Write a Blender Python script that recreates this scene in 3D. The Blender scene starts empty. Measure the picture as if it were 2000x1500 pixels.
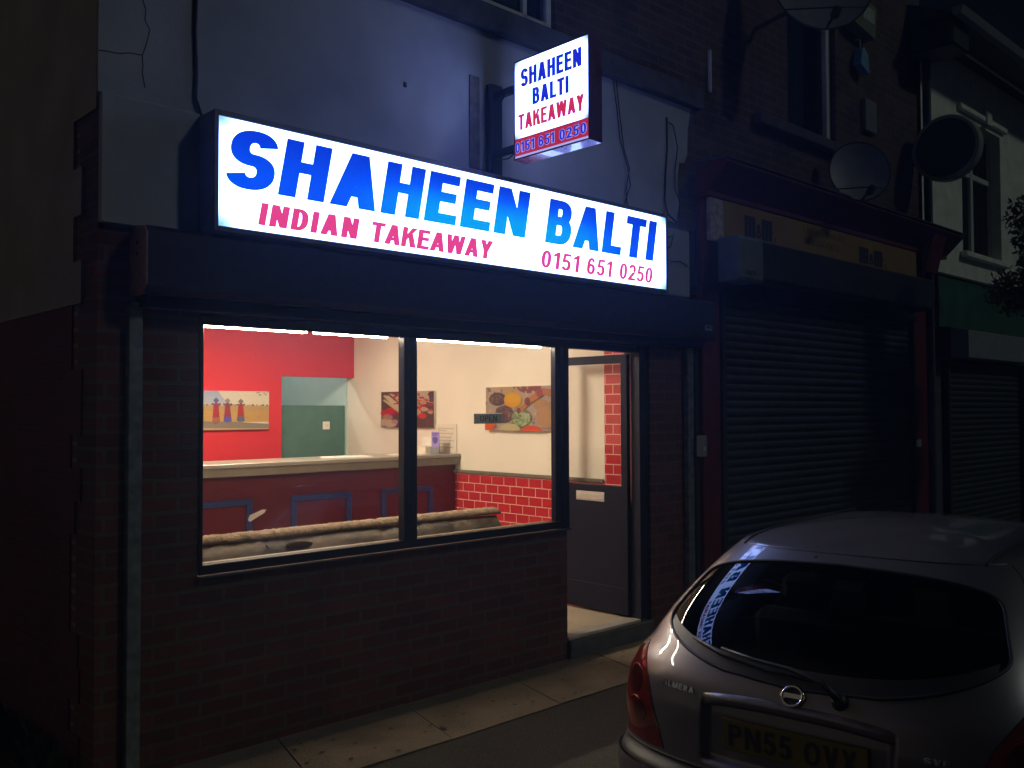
import bpy, math, random
import numpy as np
from mathutils import Matrix, Vector
from mathutils.geometry import delaunay_2d_cdt
random.seed(7)
sc = bpy.context.scene
R = math.radians

# ------------------------------------------------------------------ camera
YAW, PIT, ROL = R(43.54), R(1.6476), R(-0.2137)
fw = Vector((math.sin(YAW)*math.cos(PIT), math.cos(YAW)*math.cos(PIT), math.sin(PIT)))
rt = Vector((math.cos(YAW), -math.sin(YAW), 0)); up = rt.cross(fw)
c_, s_ = math.cos(ROL), math.sin(ROL)
r2 = c_*rt + s_*up; u2 = -s_*rt + c_*up
cam = bpy.data.objects.new("camera", bpy.data.cameras.new("camera"))
sc.collection.objects.link(cam)
m = Matrix((r2, u2, -fw)).transposed().to_4x4(); m.translation = Vector((0, -4.2, 1.64))
cam.matrix_world = m
cam.data.sensor_width = 36; cam.data.lens = 1806.9/2000*36; cam.data.clip_end = 2000; cam.data.clip_start = .05
sc.camera = cam

# ------------------------------------------------------------------ sky, street light, exposure
W = bpy.data.worlds.new("World"); sc.world = W; W.use_nodes = True
nt = W.node_tree; nt.nodes.clear()
wo = nt.nodes.new('ShaderNodeOutputWorld'); bg = nt.nodes.new('ShaderNodeBackground')
sky = nt.nodes.new('ShaderNodeTexSky'); sky.sky_type = 'NISHITA'; sky.sun_disc = False
SUN_EL, SUN_AZ = R(38), R(150)          # light comes from the right, street side (azimuth from +y towards +x)
sky.sun_elevation = SUN_EL; sky.sun_rotation = SUN_AZ
bg.inputs['Strength'].default_value = 0.0005
nt.links.new(sky.outputs[0], bg.inputs[0])
# warm glow added low in the sky to brighten the gable wall
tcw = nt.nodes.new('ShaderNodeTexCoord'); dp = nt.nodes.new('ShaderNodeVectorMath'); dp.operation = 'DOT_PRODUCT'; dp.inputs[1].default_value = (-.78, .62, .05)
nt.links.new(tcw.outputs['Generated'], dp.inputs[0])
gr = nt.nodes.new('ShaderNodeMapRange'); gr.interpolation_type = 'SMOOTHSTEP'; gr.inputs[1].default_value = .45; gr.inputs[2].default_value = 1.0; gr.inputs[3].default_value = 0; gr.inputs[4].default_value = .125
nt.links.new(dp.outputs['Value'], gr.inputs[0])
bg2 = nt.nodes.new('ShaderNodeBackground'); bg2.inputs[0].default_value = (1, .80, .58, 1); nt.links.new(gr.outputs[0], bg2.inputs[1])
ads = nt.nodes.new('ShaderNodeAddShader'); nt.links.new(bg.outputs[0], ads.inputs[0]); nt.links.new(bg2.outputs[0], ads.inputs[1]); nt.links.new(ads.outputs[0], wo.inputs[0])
sun = bpy.data.objects.new("moonlight", bpy.data.lights.new("moonlight", 'SUN')); sc.collection.objects.link(sun)  # sun lamp standing in for street lamps out of view
sun.data.energy = 0.19; sun.data.angle = R(5); sun.data.color = (.88, 1, .88)
d = Vector((math.sin(SUN_AZ)*math.cos(SUN_EL), math.cos(SUN_AZ)*math.cos(SUN_EL), math.sin(SUN_EL)))
sun.rotation_euler = d.to_track_quat('Z', 'Y').to_euler()
sun.location = (12, -12, 14)
sc.view_settings.view_transform = 'Standard'; sc.view_settings.look = 'None'
sc.view_settings.exposure = 0; sc.view_settings.gamma = 1
sc.cycles.use_denoising = True; sc.cycles.max_bounces = 10; sc.cycles.transparent_max_bounces = 16
sc.cycles.sample_clamp_indirect = 6

GLARE_DENSITY = 0.0085
sc.cycles.volume_bounces = 0

# ------------------------------------------------------------------ materials
def mat(name):
    m = bpy.data.materials.new(name); m.use_nodes = True
    n = m.node_tree; n.nodes.clear()
    o = n.nodes.new('ShaderNodeOutputMaterial'); return m, n, o
def N(n, t, **k):
    x = n.nodes.new(t)
    for a, b in k.items():
        if a.startswith('i_'): x.inputs[int(a[2:]) if a[2:].isdigit() else a[2:].replace('_', ' ')].default_value = b
        else: setattr(x, a, b)
    return x
def L(n, a, b): n.links.new(a, b)
def c4(c): return (c[0], c[1], c[2], 1)
def plain(name, col, rough=.6, metal=0, var=.15, vs=9, bump=.0, bs=60, coat=0, spec=.5, col2=None, detail=6):
    m, n, o = mat(name)
    p = N(n, 'ShaderNodeBsdfPrincipled'); p.inputs['Roughness'].default_value = rough; p.inputs['Metallic'].default_value = metal
    p.inputs['Coat Weight'].default_value = coat; p.inputs['Coat Roughness'].default_value = .03
    p.inputs['Specular IOR Level'].default_value = spec
    tc = N(n, 'ShaderNodeTexCoord')
    nz = N(n, 'ShaderNodeTexNoise'); nz.inputs['Scale'].default_value = vs; nz.inputs['Detail'].default_value = detail
    L(n, tc.outputs['Object'], nz.inputs['Vector'])
    rp = N(n, 'ShaderNodeValToRGB')
    a = c4([x*(1-var) for x in col]); b = c4(col2 if col2 else [min(1, x*(1+var)) for x in col])
    rp.color_ramp.elements[0].position = .32; rp.color_ramp.elements[1].position = .68
    rp.color_ramp.elements[0].color = a; rp.color_ramp.elements[1].color = b
    L(n, nz.outputs[0], rp.inputs[0]); L(n, rp.outputs[0], p.inputs['Base Color'])
    if bump:
        n2 = N(n, 'ShaderNodeTexNoise'); n2.inputs['Scale'].default_value = bs; n2.inputs['Detail'].default_value = 5
        L(n, tc.outputs['Object'], n2.inputs['Vector'])
        b_ = N(n, 'ShaderNodeBump'); b_.inputs['Strength'].default_value = bump; b_.inputs['Distance'].default_value = .01
        L(n, n2.outputs[0], b_.inputs['Height']); L(n, b_.outputs[0], p.inputs['Normal'])
    L(n, p.outputs[0], o.inputs[0]); return m
def bricks(name, c1, c2, mortar, bw=.225, rh=.075, ms=.010, rough=.85, swap='xz', off=(0, 0), bump=.6, offs=.5, stain=.35, smooth=.1):
    m, n, o = mat(name)
    p = N(n, 'ShaderNodeBsdfPrincipled'); p.inputs['Roughness'].default_value = rough
    tc = N(n, 'ShaderNodeTexCoord'); sp = N(n, 'ShaderNodeSeparateXYZ'); cb = N(n, 'ShaderNodeCombineXYZ')
    L(n, tc.outputs['Object'], sp.inputs[0])
    ax = N(n, 'ShaderNodeMath', operation='ADD'); ax.inputs[1].default_value = off[0]
    az = N(n, 'ShaderNodeMath', operation='ADD'); az.inputs[1].default_value = off[1]
    L(n, sp.outputs[{'x': 0, 'y': 1}[swap[0]]], ax.inputs[0]); L(n, sp.outputs[2], az.inputs[0])
    L(n, ax.outputs[0], cb.inputs[0]); L(n, az.outputs[0], cb.inputs[1])
    # slight waviness of the joints
    wn = N(n, 'ShaderNodeTexNoise'); wn.inputs['Scale'].default_value = 14; L(n, cb.outputs[0], wn.inputs['Vector'])
    mx = N(n, 'ShaderNodeVectorMath', operation='MULTIPLY_ADD'); mx.inputs[1].default_value = (.012*bump, .012*bump, 0)
    L(n, wn.outputs['Color'], mx.inputs[0]); L(n, cb.outputs[0], mx.inputs[2])
    br = N(n, 'ShaderNodeTexBrick'); br.offset = offs
    for k, v in (('Scale', 1), ('Mortar Size', ms), ('Mortar Smooth', smooth), ('Brick Width', bw), ('Row Height', rh), ('Bias', 0)): br.inputs[k].default_value = v
    br.inputs['Color1'].default_value = c4(c1); br.inputs['Color2'].default_value = c4(c2); br.inputs['Mortar'].default_value = c4(mortar)
    L(n, mx.outputs[0], br.inputs['Vector'])
    nz = N(n, 'ShaderNodeTexNoise'); nz.inputs['Scale'].default_value = 3; nz.inputs['Detail'].default_value = 8; nz.inputs['Roughness'].default_value = .7
    L(n, tc.outputs['Object'], nz.inputs['Vector'])
    mr = N(n, 'ShaderNodeMapRange'); mr.inputs[1].default_value = .3; mr.inputs[2].default_value = .7; mr.inputs[3].default_value = 1-stain; mr.inputs[4].default_value = 1+stain*.5
    L(n, nz.outputs[0], mr.inputs[0])
    mm = N(n, 'ShaderNodeMix', data_type='RGBA', blend_type='MULTIPLY'); mm.inputs[0].default_value = 1
    L(n, br.outputs['Color'], mm.inputs[6]); L(n, mr.outputs[0], mm.inputs[7]); L(n, mm.outputs[2], p.inputs['Base Color'])
    n3 = N(n, 'ShaderNodeTexNoise'); n3.inputs['Scale'].default_value = 70; n3.inputs['Detail'].default_value = 5; L(n, tc.outputs['Object'], n3.inputs['Vector'])
    ad = N(n, 'ShaderNodeMath', operation='MULTIPLY_ADD'); ad.inputs[1].default_value = .35
    iv = N(n, 'ShaderNodeMath', operation='SUBTRACT'); iv.inputs[0].default_value = 1; L(n, br.outputs['Fac'], iv.inputs[1])
    L(n, n3.outputs[0], ad.inputs[0]); L(n, iv.outputs[0], ad.inputs[2])
    b_ = N(n, 'ShaderNodeBump'); b_.inputs['Strength'].default_value = bump; b_.inputs['Distance'].default_value = .006
    L(n, ad.outputs[0], b_.inputs['Height']); L(n, b_.outputs[0], p.inputs['Normal'])
    L(n, p.outputs[0], o.inputs[0]); return m
def emis(name, col, st):
    m, n, o = mat(name); e = N(n, 'ShaderNodeEmission'); e.inputs[0].default_value = c4(col); e.inputs[1].default_value = st
    L(n, e.outputs[0], o.inputs[0]); return m
def glass(name, tint=(1, 1, 1), ior=1.45, rough=0.0):
    m, n, o = mat(name)
    t = N(n, 'ShaderNodeBsdfTransparent'); t.inputs[0].default_value = c4(tint)
    g = N(n, 'ShaderNodeBsdfGlossy'); g.inputs['Roughness'].default_value = rough
    ge = N(n, 'ShaderNodeNewGeometry'); dt = N(n, 'ShaderNodeVectorMath', operation='DOT_PRODUCT'); L(n, ge.outputs['Incoming'], dt.inputs[0]); L(n, ge.outputs['Normal'], dt.inputs[1])
    ab = N(n, 'ShaderNodeMath', operation='ABSOLUTE'); L(n, dt.outputs['Value'], ab.inputs[0])
    iv = N(n, 'ShaderNodeMath', operation='SUBTRACT'); iv.inputs[0].default_value = 1; L(n, ab.outputs[0], iv.inputs[1])
    pw_ = N(n, 'ShaderNodeMath', operation='POWER'); pw_.inputs[1].default_value = 5; L(n, iv.outputs[0], pw_.inputs[0])
    f = N(n, 'ShaderNodeMath', operation='MULTIPLY_ADD'); r0 = ((ior-1)/(ior+1))**2; f.inputs[1].default_value = 1-r0; f.inputs[2].default_value = r0; L(n, pw_.outputs[0], f.inputs[0])
    x = N(n, 'ShaderNodeMixShader'); L(n, f.outputs[0], x.inputs[0]); L(n, t.outputs[0], x.inputs[1]); L(n, g.outputs[0], x.inputs[2])
    L(n, x.outputs[0], o.inputs[0]); return m
def attr_mat(name, rough=.5, emit=0):
    m, n, o = mat(name); a = N(n, 'ShaderNodeVertexColor', layer_name='Col')
    p = N(n, 'ShaderNodeBsdfPrincipled'); p.inputs['Roughness'].default_value = rough
    L(n, a.outputs[0], p.inputs['Base Color']); L(n, p.outputs[0], o.inputs[0]); return m

# sign face: backlit panel, dimmer towards its ends where the tubes stop
def lit_panel(name, white, edge, st, ex, ez):
    m, n, o = mat(name); e = N(n, 'ShaderNodeEmission'); e.inputs[1].default_value = st
    tc = N(n, 'ShaderNodeTexCoord'); sp = N(n, 'ShaderNodeSeparateXYZ'); L(n, tc.outputs['Generated'], sp.inputs[0])
    def tri(sock, w):
        a = N(n, 'ShaderNodeMath', operation='SUBTRACT'); a.inputs[1].default_value = .5; L(n, sock, a.inputs[0])
        b = N(n, 'ShaderNodeMath', operation='ABSOLUTE'); L(n, a.outputs[0], b.inputs[0])
        c = N(n, 'ShaderNodeMapRange', interpolation_type='SMOOTHSTEP'); c.inputs[1].default_value = .5; c.inputs[2].default_value = .5-w; c.inputs[3].default_value = 0; c.inputs[4].default_value = 1
        L(n, b.outputs[0], c.inputs[0]); return c.outputs[0]
    x1 = tri(sp.outputs[ex[0]], ex[1]); z1 = tri(sp.outputs[2], ez)
    sm = N(n, 'ShaderNodeMath', operation='ADD'); L(n, x1, sm.inputs[0])
    z2 = N(n, 'ShaderNodeMath', operation='MULTIPLY'); z2.inputs[1].default_value = .75; L(n, z1, z2.inputs[0]); L(n, z2.outputs[0], sm.inputs[1])
    rp = N(n, 'ShaderNodeValToRGB'); cr = rp.color_ramp
    cr.elements[0].position = .0; cr.elements[0].color = c4(edge)
    cr.elements[1].position = .8; cr.elements[1].color = c4(white)
    L(n, sm.outputs[0], rp.inputs[0]); L(n, rp.outputs[0], e.inputs[0]); L(n, e.outputs[0], o.inputs[0]); return m
# lit blue film: cyan where the tubes behind are strongest, deep blue towards top and ends
def lit_blue(name):
    m, n, o = mat(name); e = N(n, 'ShaderNodeEmission'); e.inputs[1].default_value = 1.0
    tc = N(n, 'ShaderNodeTexCoord'); sp = N(n, 'ShaderNodeSeparateXYZ'); L(n, tc.outputs['Object'], sp.inputs[0])
    a = N(n, 'ShaderNodeMath', operation='SUBTRACT'); a.inputs[1].default_value = 3.72; L(n, sp.outputs[0], a.inputs[0])
    b = N(n, 'ShaderNodeMath', operation='ABSOLUTE'); L(n, a.outputs[0], b.inputs[0])
    c = N(n, 'ShaderNodeMapRange', interpolation_type='SMOOTHSTEP'); c.inputs[1].default_value = 1.30; c.inputs[2].default_value = .35; c.inputs[3].default_value = 0; c.inputs[4].default_value = 1
    L(n, b.outputs[0], c.inputs[0])
    z = N(n, 'ShaderNodeMapRange', interpolation_type='SMOOTHSTEP'); z.inputs[1].default_value = 2.985; z.inputs[2].default_value = 2.74; z.inputs[3].default_value = 0; z.inputs[4].default_value = 1
    L(n, sp.outputs[2], z.inputs[0])
    cc = N(n, 'ShaderNodeMath', operation='MULTIPLY_ADD'); cc.inputs[1].default_value = .72; cc.inputs[2].default_value = .28; L(n, c.outputs[0], cc.inputs[0])
    k = N(n, 'ShaderNodeMath', operation='MULTIPLY'); L(n, cc.outputs[0], k.inputs[0]); L(n, z.outputs[0], k.inputs[1])
    rp = N(n, 'ShaderNodeValToRGB'); cr = rp.color_ramp
    cr.elements[0].color = (0, .035, .72, 1); cr.elements[1].color = (0, .36, .90, 1)
    x = cr.elements.new(.35); x.color = (0, .09, .98, 1)
    L(n, k.outputs[0], rp.inputs[0]); L(n, rp.outputs[0], e.inputs[0]); L(n, e.outputs[0], o.inputs[0]); return m

M = {}
M['brick'] = bricks('brick', (.085, .020, .013), (.14, .032, .019), (.10, .066, .038), off=(.06, .02))
M['brick2'] = bricks('brick_old', (.055, .03, .024), (.10, .05, .036), (.09, .075, .06), off=(.11, .05), stain=.6)
M['brick_side'] = bricks('brick_side', (.14, .045, .03), (.22, .07, .045), (.22, .18, .14), swap='yz')
M['red_brick_side'] = bricks('red_painted_brick', (.10, .012, .008), (.12, .016, .009), (.085, .011, .008), swap='yz', ms=.006)
M['render'] = plain('render', (.33, .34, .37), .9, var=.10, vs=2.2, bump=.2, bs=25, col2=(.40, .41, .44))
M['render_side'] = plain('render_side', (.34, .31, .28), .9, var=.15, vs=2, bump=.4, bs=25)
M['white_paint'] = plain('white_masonry', (.80, .81, .74), .85, var=.12, vs=5, bump=.9, bs=22)
M['dark_stone'] = plain('dark_stone', (.06, .06, .07), .8, var=.3, bump=.4)
M['navy'] = plain('dark_powder_coat', (.022, .022, .035), .38, var=.2, vs=20)
M['navy_frame'] = plain('dark_frame', (.012, .011, .019), .42, var=.15, vs=20, spec=.22)
M['door_paint'] = plain('door_grey', (.0075, .007, .013), .5, var=.12, vs=12, spec=.15)
M['galv'] = plain('galvanised', (.22, .24, .24), .45, .6, var=.3, vs=18, bump=.1)
M['galv_dark'] = plain('galvanised_dark', (.022, .030, .030), .5, .2, var=.25, vs=8)
M['brown_plate'] = plain('brown_end_plate', (.30, .18, .16), .6, var=.2, vs=30)
M['red_paint'] = plain('red_paint', (.11, .008, .009), .5, var=.2)
M['maroon'] = plain('maroon_sign', (.10, .008, .02), .35, var=.1)
M['sign_bottom'] = plain('sign_trim_gloss', (.35, .05, .07), .25, var=.2, coat=.6)
M['wall_cream'] = plain('cream_wall', (.81, .74, .61), .75, var=.045, vs=2.2, bump=.12, bs=90)
M['wall_red'] = plain('red_wall', (.58, .015, .019), .7, var=.05, vs=40, bump=.15, bs=120)
M['wall_teal'] = plain('teal_wall', (.26, .55, .53), .75, var=.04)
M['wall_pale'] = plain('pale_teal_wall', (.50, .64, .58), .75, var=.03)
M['teal_board'] = plain('teal_board', (.075, .17, .13), .65, var=.12, vs=6)
M['ceiling'] = plain('ceiling', (.7, .68, .62), .8, var=.03)
M['tile'] = bricks('red_tiles', (.46, .024, .028), (.52, .03, .032), (.72, .42, .36), bw=.152, rh=.076, ms=.0035, rough=.18, swap='yz', off=(.02, -.09+.076*2), bump=.12, stain=.08, smooth=0)
M['floor'] = bricks('floor_tiles', (.50, .42, .31), (.46, .38, .28), (.30, .25, .19), bw=.3, rh=.3, ms=.004, rough=.35, offs=0, bump=.1, stain=.2)
M['counter_top'] = plain('counter_top', (.30, .27, .22), .3, var=.06)
M['counter_edge'] = plain('counter_edge', (.17, .14, .10), .4, var=.08)
M['counter_red'] = plain('counter_red', (.105, .006, .008), .35, var=.08)
M['blue_trim'] = plain('blue_trim', (.022, .036, .15), .35, var=.1)
M['leather'] = plain('worn_brown_leather', (.06, .038, .018), .5, var=.5, vs=6, bump=1.0, bs=14, col2=(.13, .085, .045))
M['leather_pile'] = plain('tan_pile_fabric', (.24, .165, .10), .9, var=.35, vs=24, bump=1.0, bs=80)
M['paper'] = plain('paper', (.82, .78, .70), .7, var=.03)
def translucent(name, col):
    m, n, o = mat(name); t = N(n, 'ShaderNodeBsdfTranslucent'); t.inputs[0].default_value = c4(col); d_ = N(n, 'ShaderNodeBsdfDiffuse'); d_.inputs[0].default_value = c4(col)
    x = N(n, 'ShaderNodeMixShader', i_0=.65); L(n, d_.outputs[0], x.inputs[1]); L(n, t.outputs[0], x.inputs[2]); L(n, x.outputs[0], o.inputs[0]); return m
M['tab'] = translucent('thin_paper', (.85, .82, .76))
M['cream_plastic'] = plain('cream_plastic', (.75, .68, .55), .4, var=.03)
M['lilac'] = plain('lilac_print', (.34, .27, .60), .5, var=.06)
M['lilac_dark'] = plain('lilac_ink', (.12, .08, .32), .5, var=.06)
M['faint_ink'] = plain('faint_ink', (.52, .43, .33), .7, var=.05)
M['ink'] = plain('ink', (.02, .02, .025), .5)
M['plate_grey'] = plain('open_sign_grey', (.22, .25, .24), .5, var=.08)
M['plate_ink'] = plain('open_sign_ink', (.045, .045, .055), .6)
M['sill_wood'] = plain('sill_wood', (.20, .14, .08), .5)
M['steel'] = plain('brushed_steel', (.62, .58, .53), .35, .5, var=.06)
M['canvas_edge'] = plain('canvas_edge', (.55, .48, .38), .8)
M['picture'] = attr_mat('picture_print', .55)
M['white_pvc'] = plain('white_plastic_frame', (.62, .64, .62), .4, var=.06)
M['grey_pvc'] = plain('grey_plastic', (.24, .26, .27), .5, var=.1)
M['dark_glass'] = glass('window_glass_dark', (.5, .55, .55))
M['shop_glass'] = glass('shop_glass')
M['curtain'] = plain('net_curtain', (.30, .36, .34), .9, var=.2, vs=12)
M['room_dark'] = plain('room_dark', (.03, .035, .035), .9)
M['cable'] = plain('black_cable', (.015, .015, .02), .7)
M['crack'] = plain('crack_line', (.14, .14, .15), .95)
M['yellow_sign'] = plain('yellow_sign', (.26, .16, .035), .55, var=.12, vs=4)
M['sign_ink'] = plain('sign_ink', (.012, .012, .03), .6)
M['sign_ink_soft'] = plain('sign_ink_brown', (.14, .075, .02), .7)
M['sticker'] = plain('sticker', (.28, .32, .26), .6, var=.2, vs=90)
M['green_sign'] = plain('green_fascia', (.02, .10, .045), .55, var=.3, vs=4)
M['dish'] = plain('dish_grey', (.16, .18, .17), .5, var=.12)
M['dish_dark'] = plain('dish_arm', (.03, .03, .035), .5)
M['round_sign'] = plain('round_sign_face', (.035, .05, .035), .4, var=.2)
M['round_rim'] = plain('round_sign_rim', (.30, .34, .27), .4, var=.1)
M['alarm'] = plain('alarm_box', (.14, .16, .08), .5, var=.15)
M['alarm_label'] = plain('alarm_label', (.35, .42, .36), .5, var=.3, vs=60)
M['blue_bag'] = plain('blue_plastic', (.12, .32, .50), .5, var=.2)
M['asphalt'] = plain('asphalt', (.035, .030, .020), .85, var=.5, vs=150, bump=1.0, bs=170, col2=(.105, .09, .058))
M['road'] = plain('road_asphalt', (.04, .04, .04), .85, var=.3, vs=90, bump=.8, bs=150)
M['slab'] = plain('flagstone', (.20, .15, .09), .8, var=.15, vs=3.5, bump=.9, bs=110, col2=(.27, .20, .125), detail=12)
M['joint'] = plain('slab_joint', (.05, .04, .03), .9)
M['gum'] = plain('dirt_spot', (.09, .07, .045), .9)
M['concrete'] = plain('concrete_step', (.09, .09, .08), .8, var=.25, bump=.3)
M['kerb'] = plain('kerb_stone', (.25, .24, .22), .8, var=.2, bump=.4)
M['leaf'] = plain('leaf', (.06, .085, .018), .6, var=.35, vs=3)
M['weed'] = plain('weed_leaf', (.05, .08, .025), .7, var=.3)
M['bark'] = plain('bark', (.07, .05, .035), .9, var=.3, bump=.6)
M['roof_slate'] = plain('slate', (.05, .05, .06), .7, var=.3)
M['sign_white'] = lit_panel('lit_sign_white', (2.1, 3.1, 7.2), (.30, .70, .95), 1.0, (0, .05), .22)
M['sign_white2'] = lit_panel('lit_projecting_white', (1.9, 2.7, 6.6), (.30, .52, .85), 1.0, (1, .16), .14)
M['lit_blue'] = lit_blue('lit_blue_letters')
M['lit_pink'] = emis('lit_pink_letters', (.80, .055, .24), 1.0)
M['lit_navy'] = emis('lit_dark_blue_letters', (.012, .02, .62), 1.0)
M['lit_red'] = emis('lit_red_letters', (.62, .022, .085), 1.0)
M['lit_redband'] = emis('lit_red_band', (.42, .018, .05), 1.0)
M['lit_lilac'] = emis('lit_pale_outline', (.42, .40, .85), 1.0)
M['tube'] = emis('lit_tube', (1, .84, .61), 115)
M['ceiling_lamp'] = emis('lit_ceiling_lamp', (1, .86, .66), 680)
M['kitchen_lamp'] = emis('lit_kitchen_lamp', (.95, 1, .9), 100)
# car
def car_paint():
    m, n, o = mat('silver_lilac_paint')
    p = N(n, 'ShaderNodeBsdfPrincipled'); p.inputs['Metallic'].default_value = .55; p.inputs['Roughness'].default_value = .38
    p.inputs['Coat Weight'].default_value = 1; p.inputs['Coat Roughness'].default_value = .025
    tc = N(n, 'ShaderNodeTexCoord'); v = N(n, 'ShaderNodeTexNoise'); v.inputs['Scale'].default_value = 900; L(n, tc.outputs['Object'], v.inputs['Vector'])
    rp = N(n, 'ShaderNodeValToRGB'); rp.color_ramp.elements[0].color = (.11, .10, .112, 1); rp.color_ramp.elements[1].color = (.20, .185, .20, 1)
    L(n, v.outputs[0], rp.inputs[0]); L(n, rp.outputs[0], p.inputs['Base Color'])
    dn = N(n, 'ShaderNodeTexNoise'); dn.inputs['Scale'].default_value = 5; dn.inputs['Detail'].default_value = 8; L(n, tc.outputs['Object'], dn.inputs['Vector'])
    mr = N(n, 'ShaderNodeMapRange'); mr.inputs[1].default_value = .35; mr.inputs[2].default_value = .7; mr.inputs[3].default_value = .02; mr.inputs[4].default_value = .10
    L(n, dn.outputs[0], mr.inputs[0]); L(n, mr.outputs[0], p.inputs['Coat Roughness'])
    L(n, p.outputs[0], o.inputs[0]); return m
M['paint'] = car_paint()
M['car_glass'] = glass('car_glass', (.30, .33, .32), 1.5)
M['rubber'] = plain('black_rubber', (.012, .012, .013), .5)
M['lamp_red'] = plain('tail_lamp_red', (.13, .012, .008), .12, var=.35, vs=9, coat=1)
M['lamp_dark'] = plain('tail_lamp_dark_red', (.045, .004, .003), .1, var=.4, vs=30, coat=1)
M['lamp_ring'] = plain('lamp_ring', (.45, .13, .08), .25, .5)
M['chrome'] = plain('chrome', (.7, .7, .72), .12, 1, var=.02)
M['plate_yellow'] = plain('number_plate_yellow', (.17, .12, .01), .4, var=.05)
M['seat'] = plain('seat_fabric', (.03, .035, .035), .9)
M['tyre'] = plain('tyre', (.02, .02, .02), .8)
M['rim'] = plain('wheel_rim', (.3, .3, .31), .35, .7)

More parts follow.
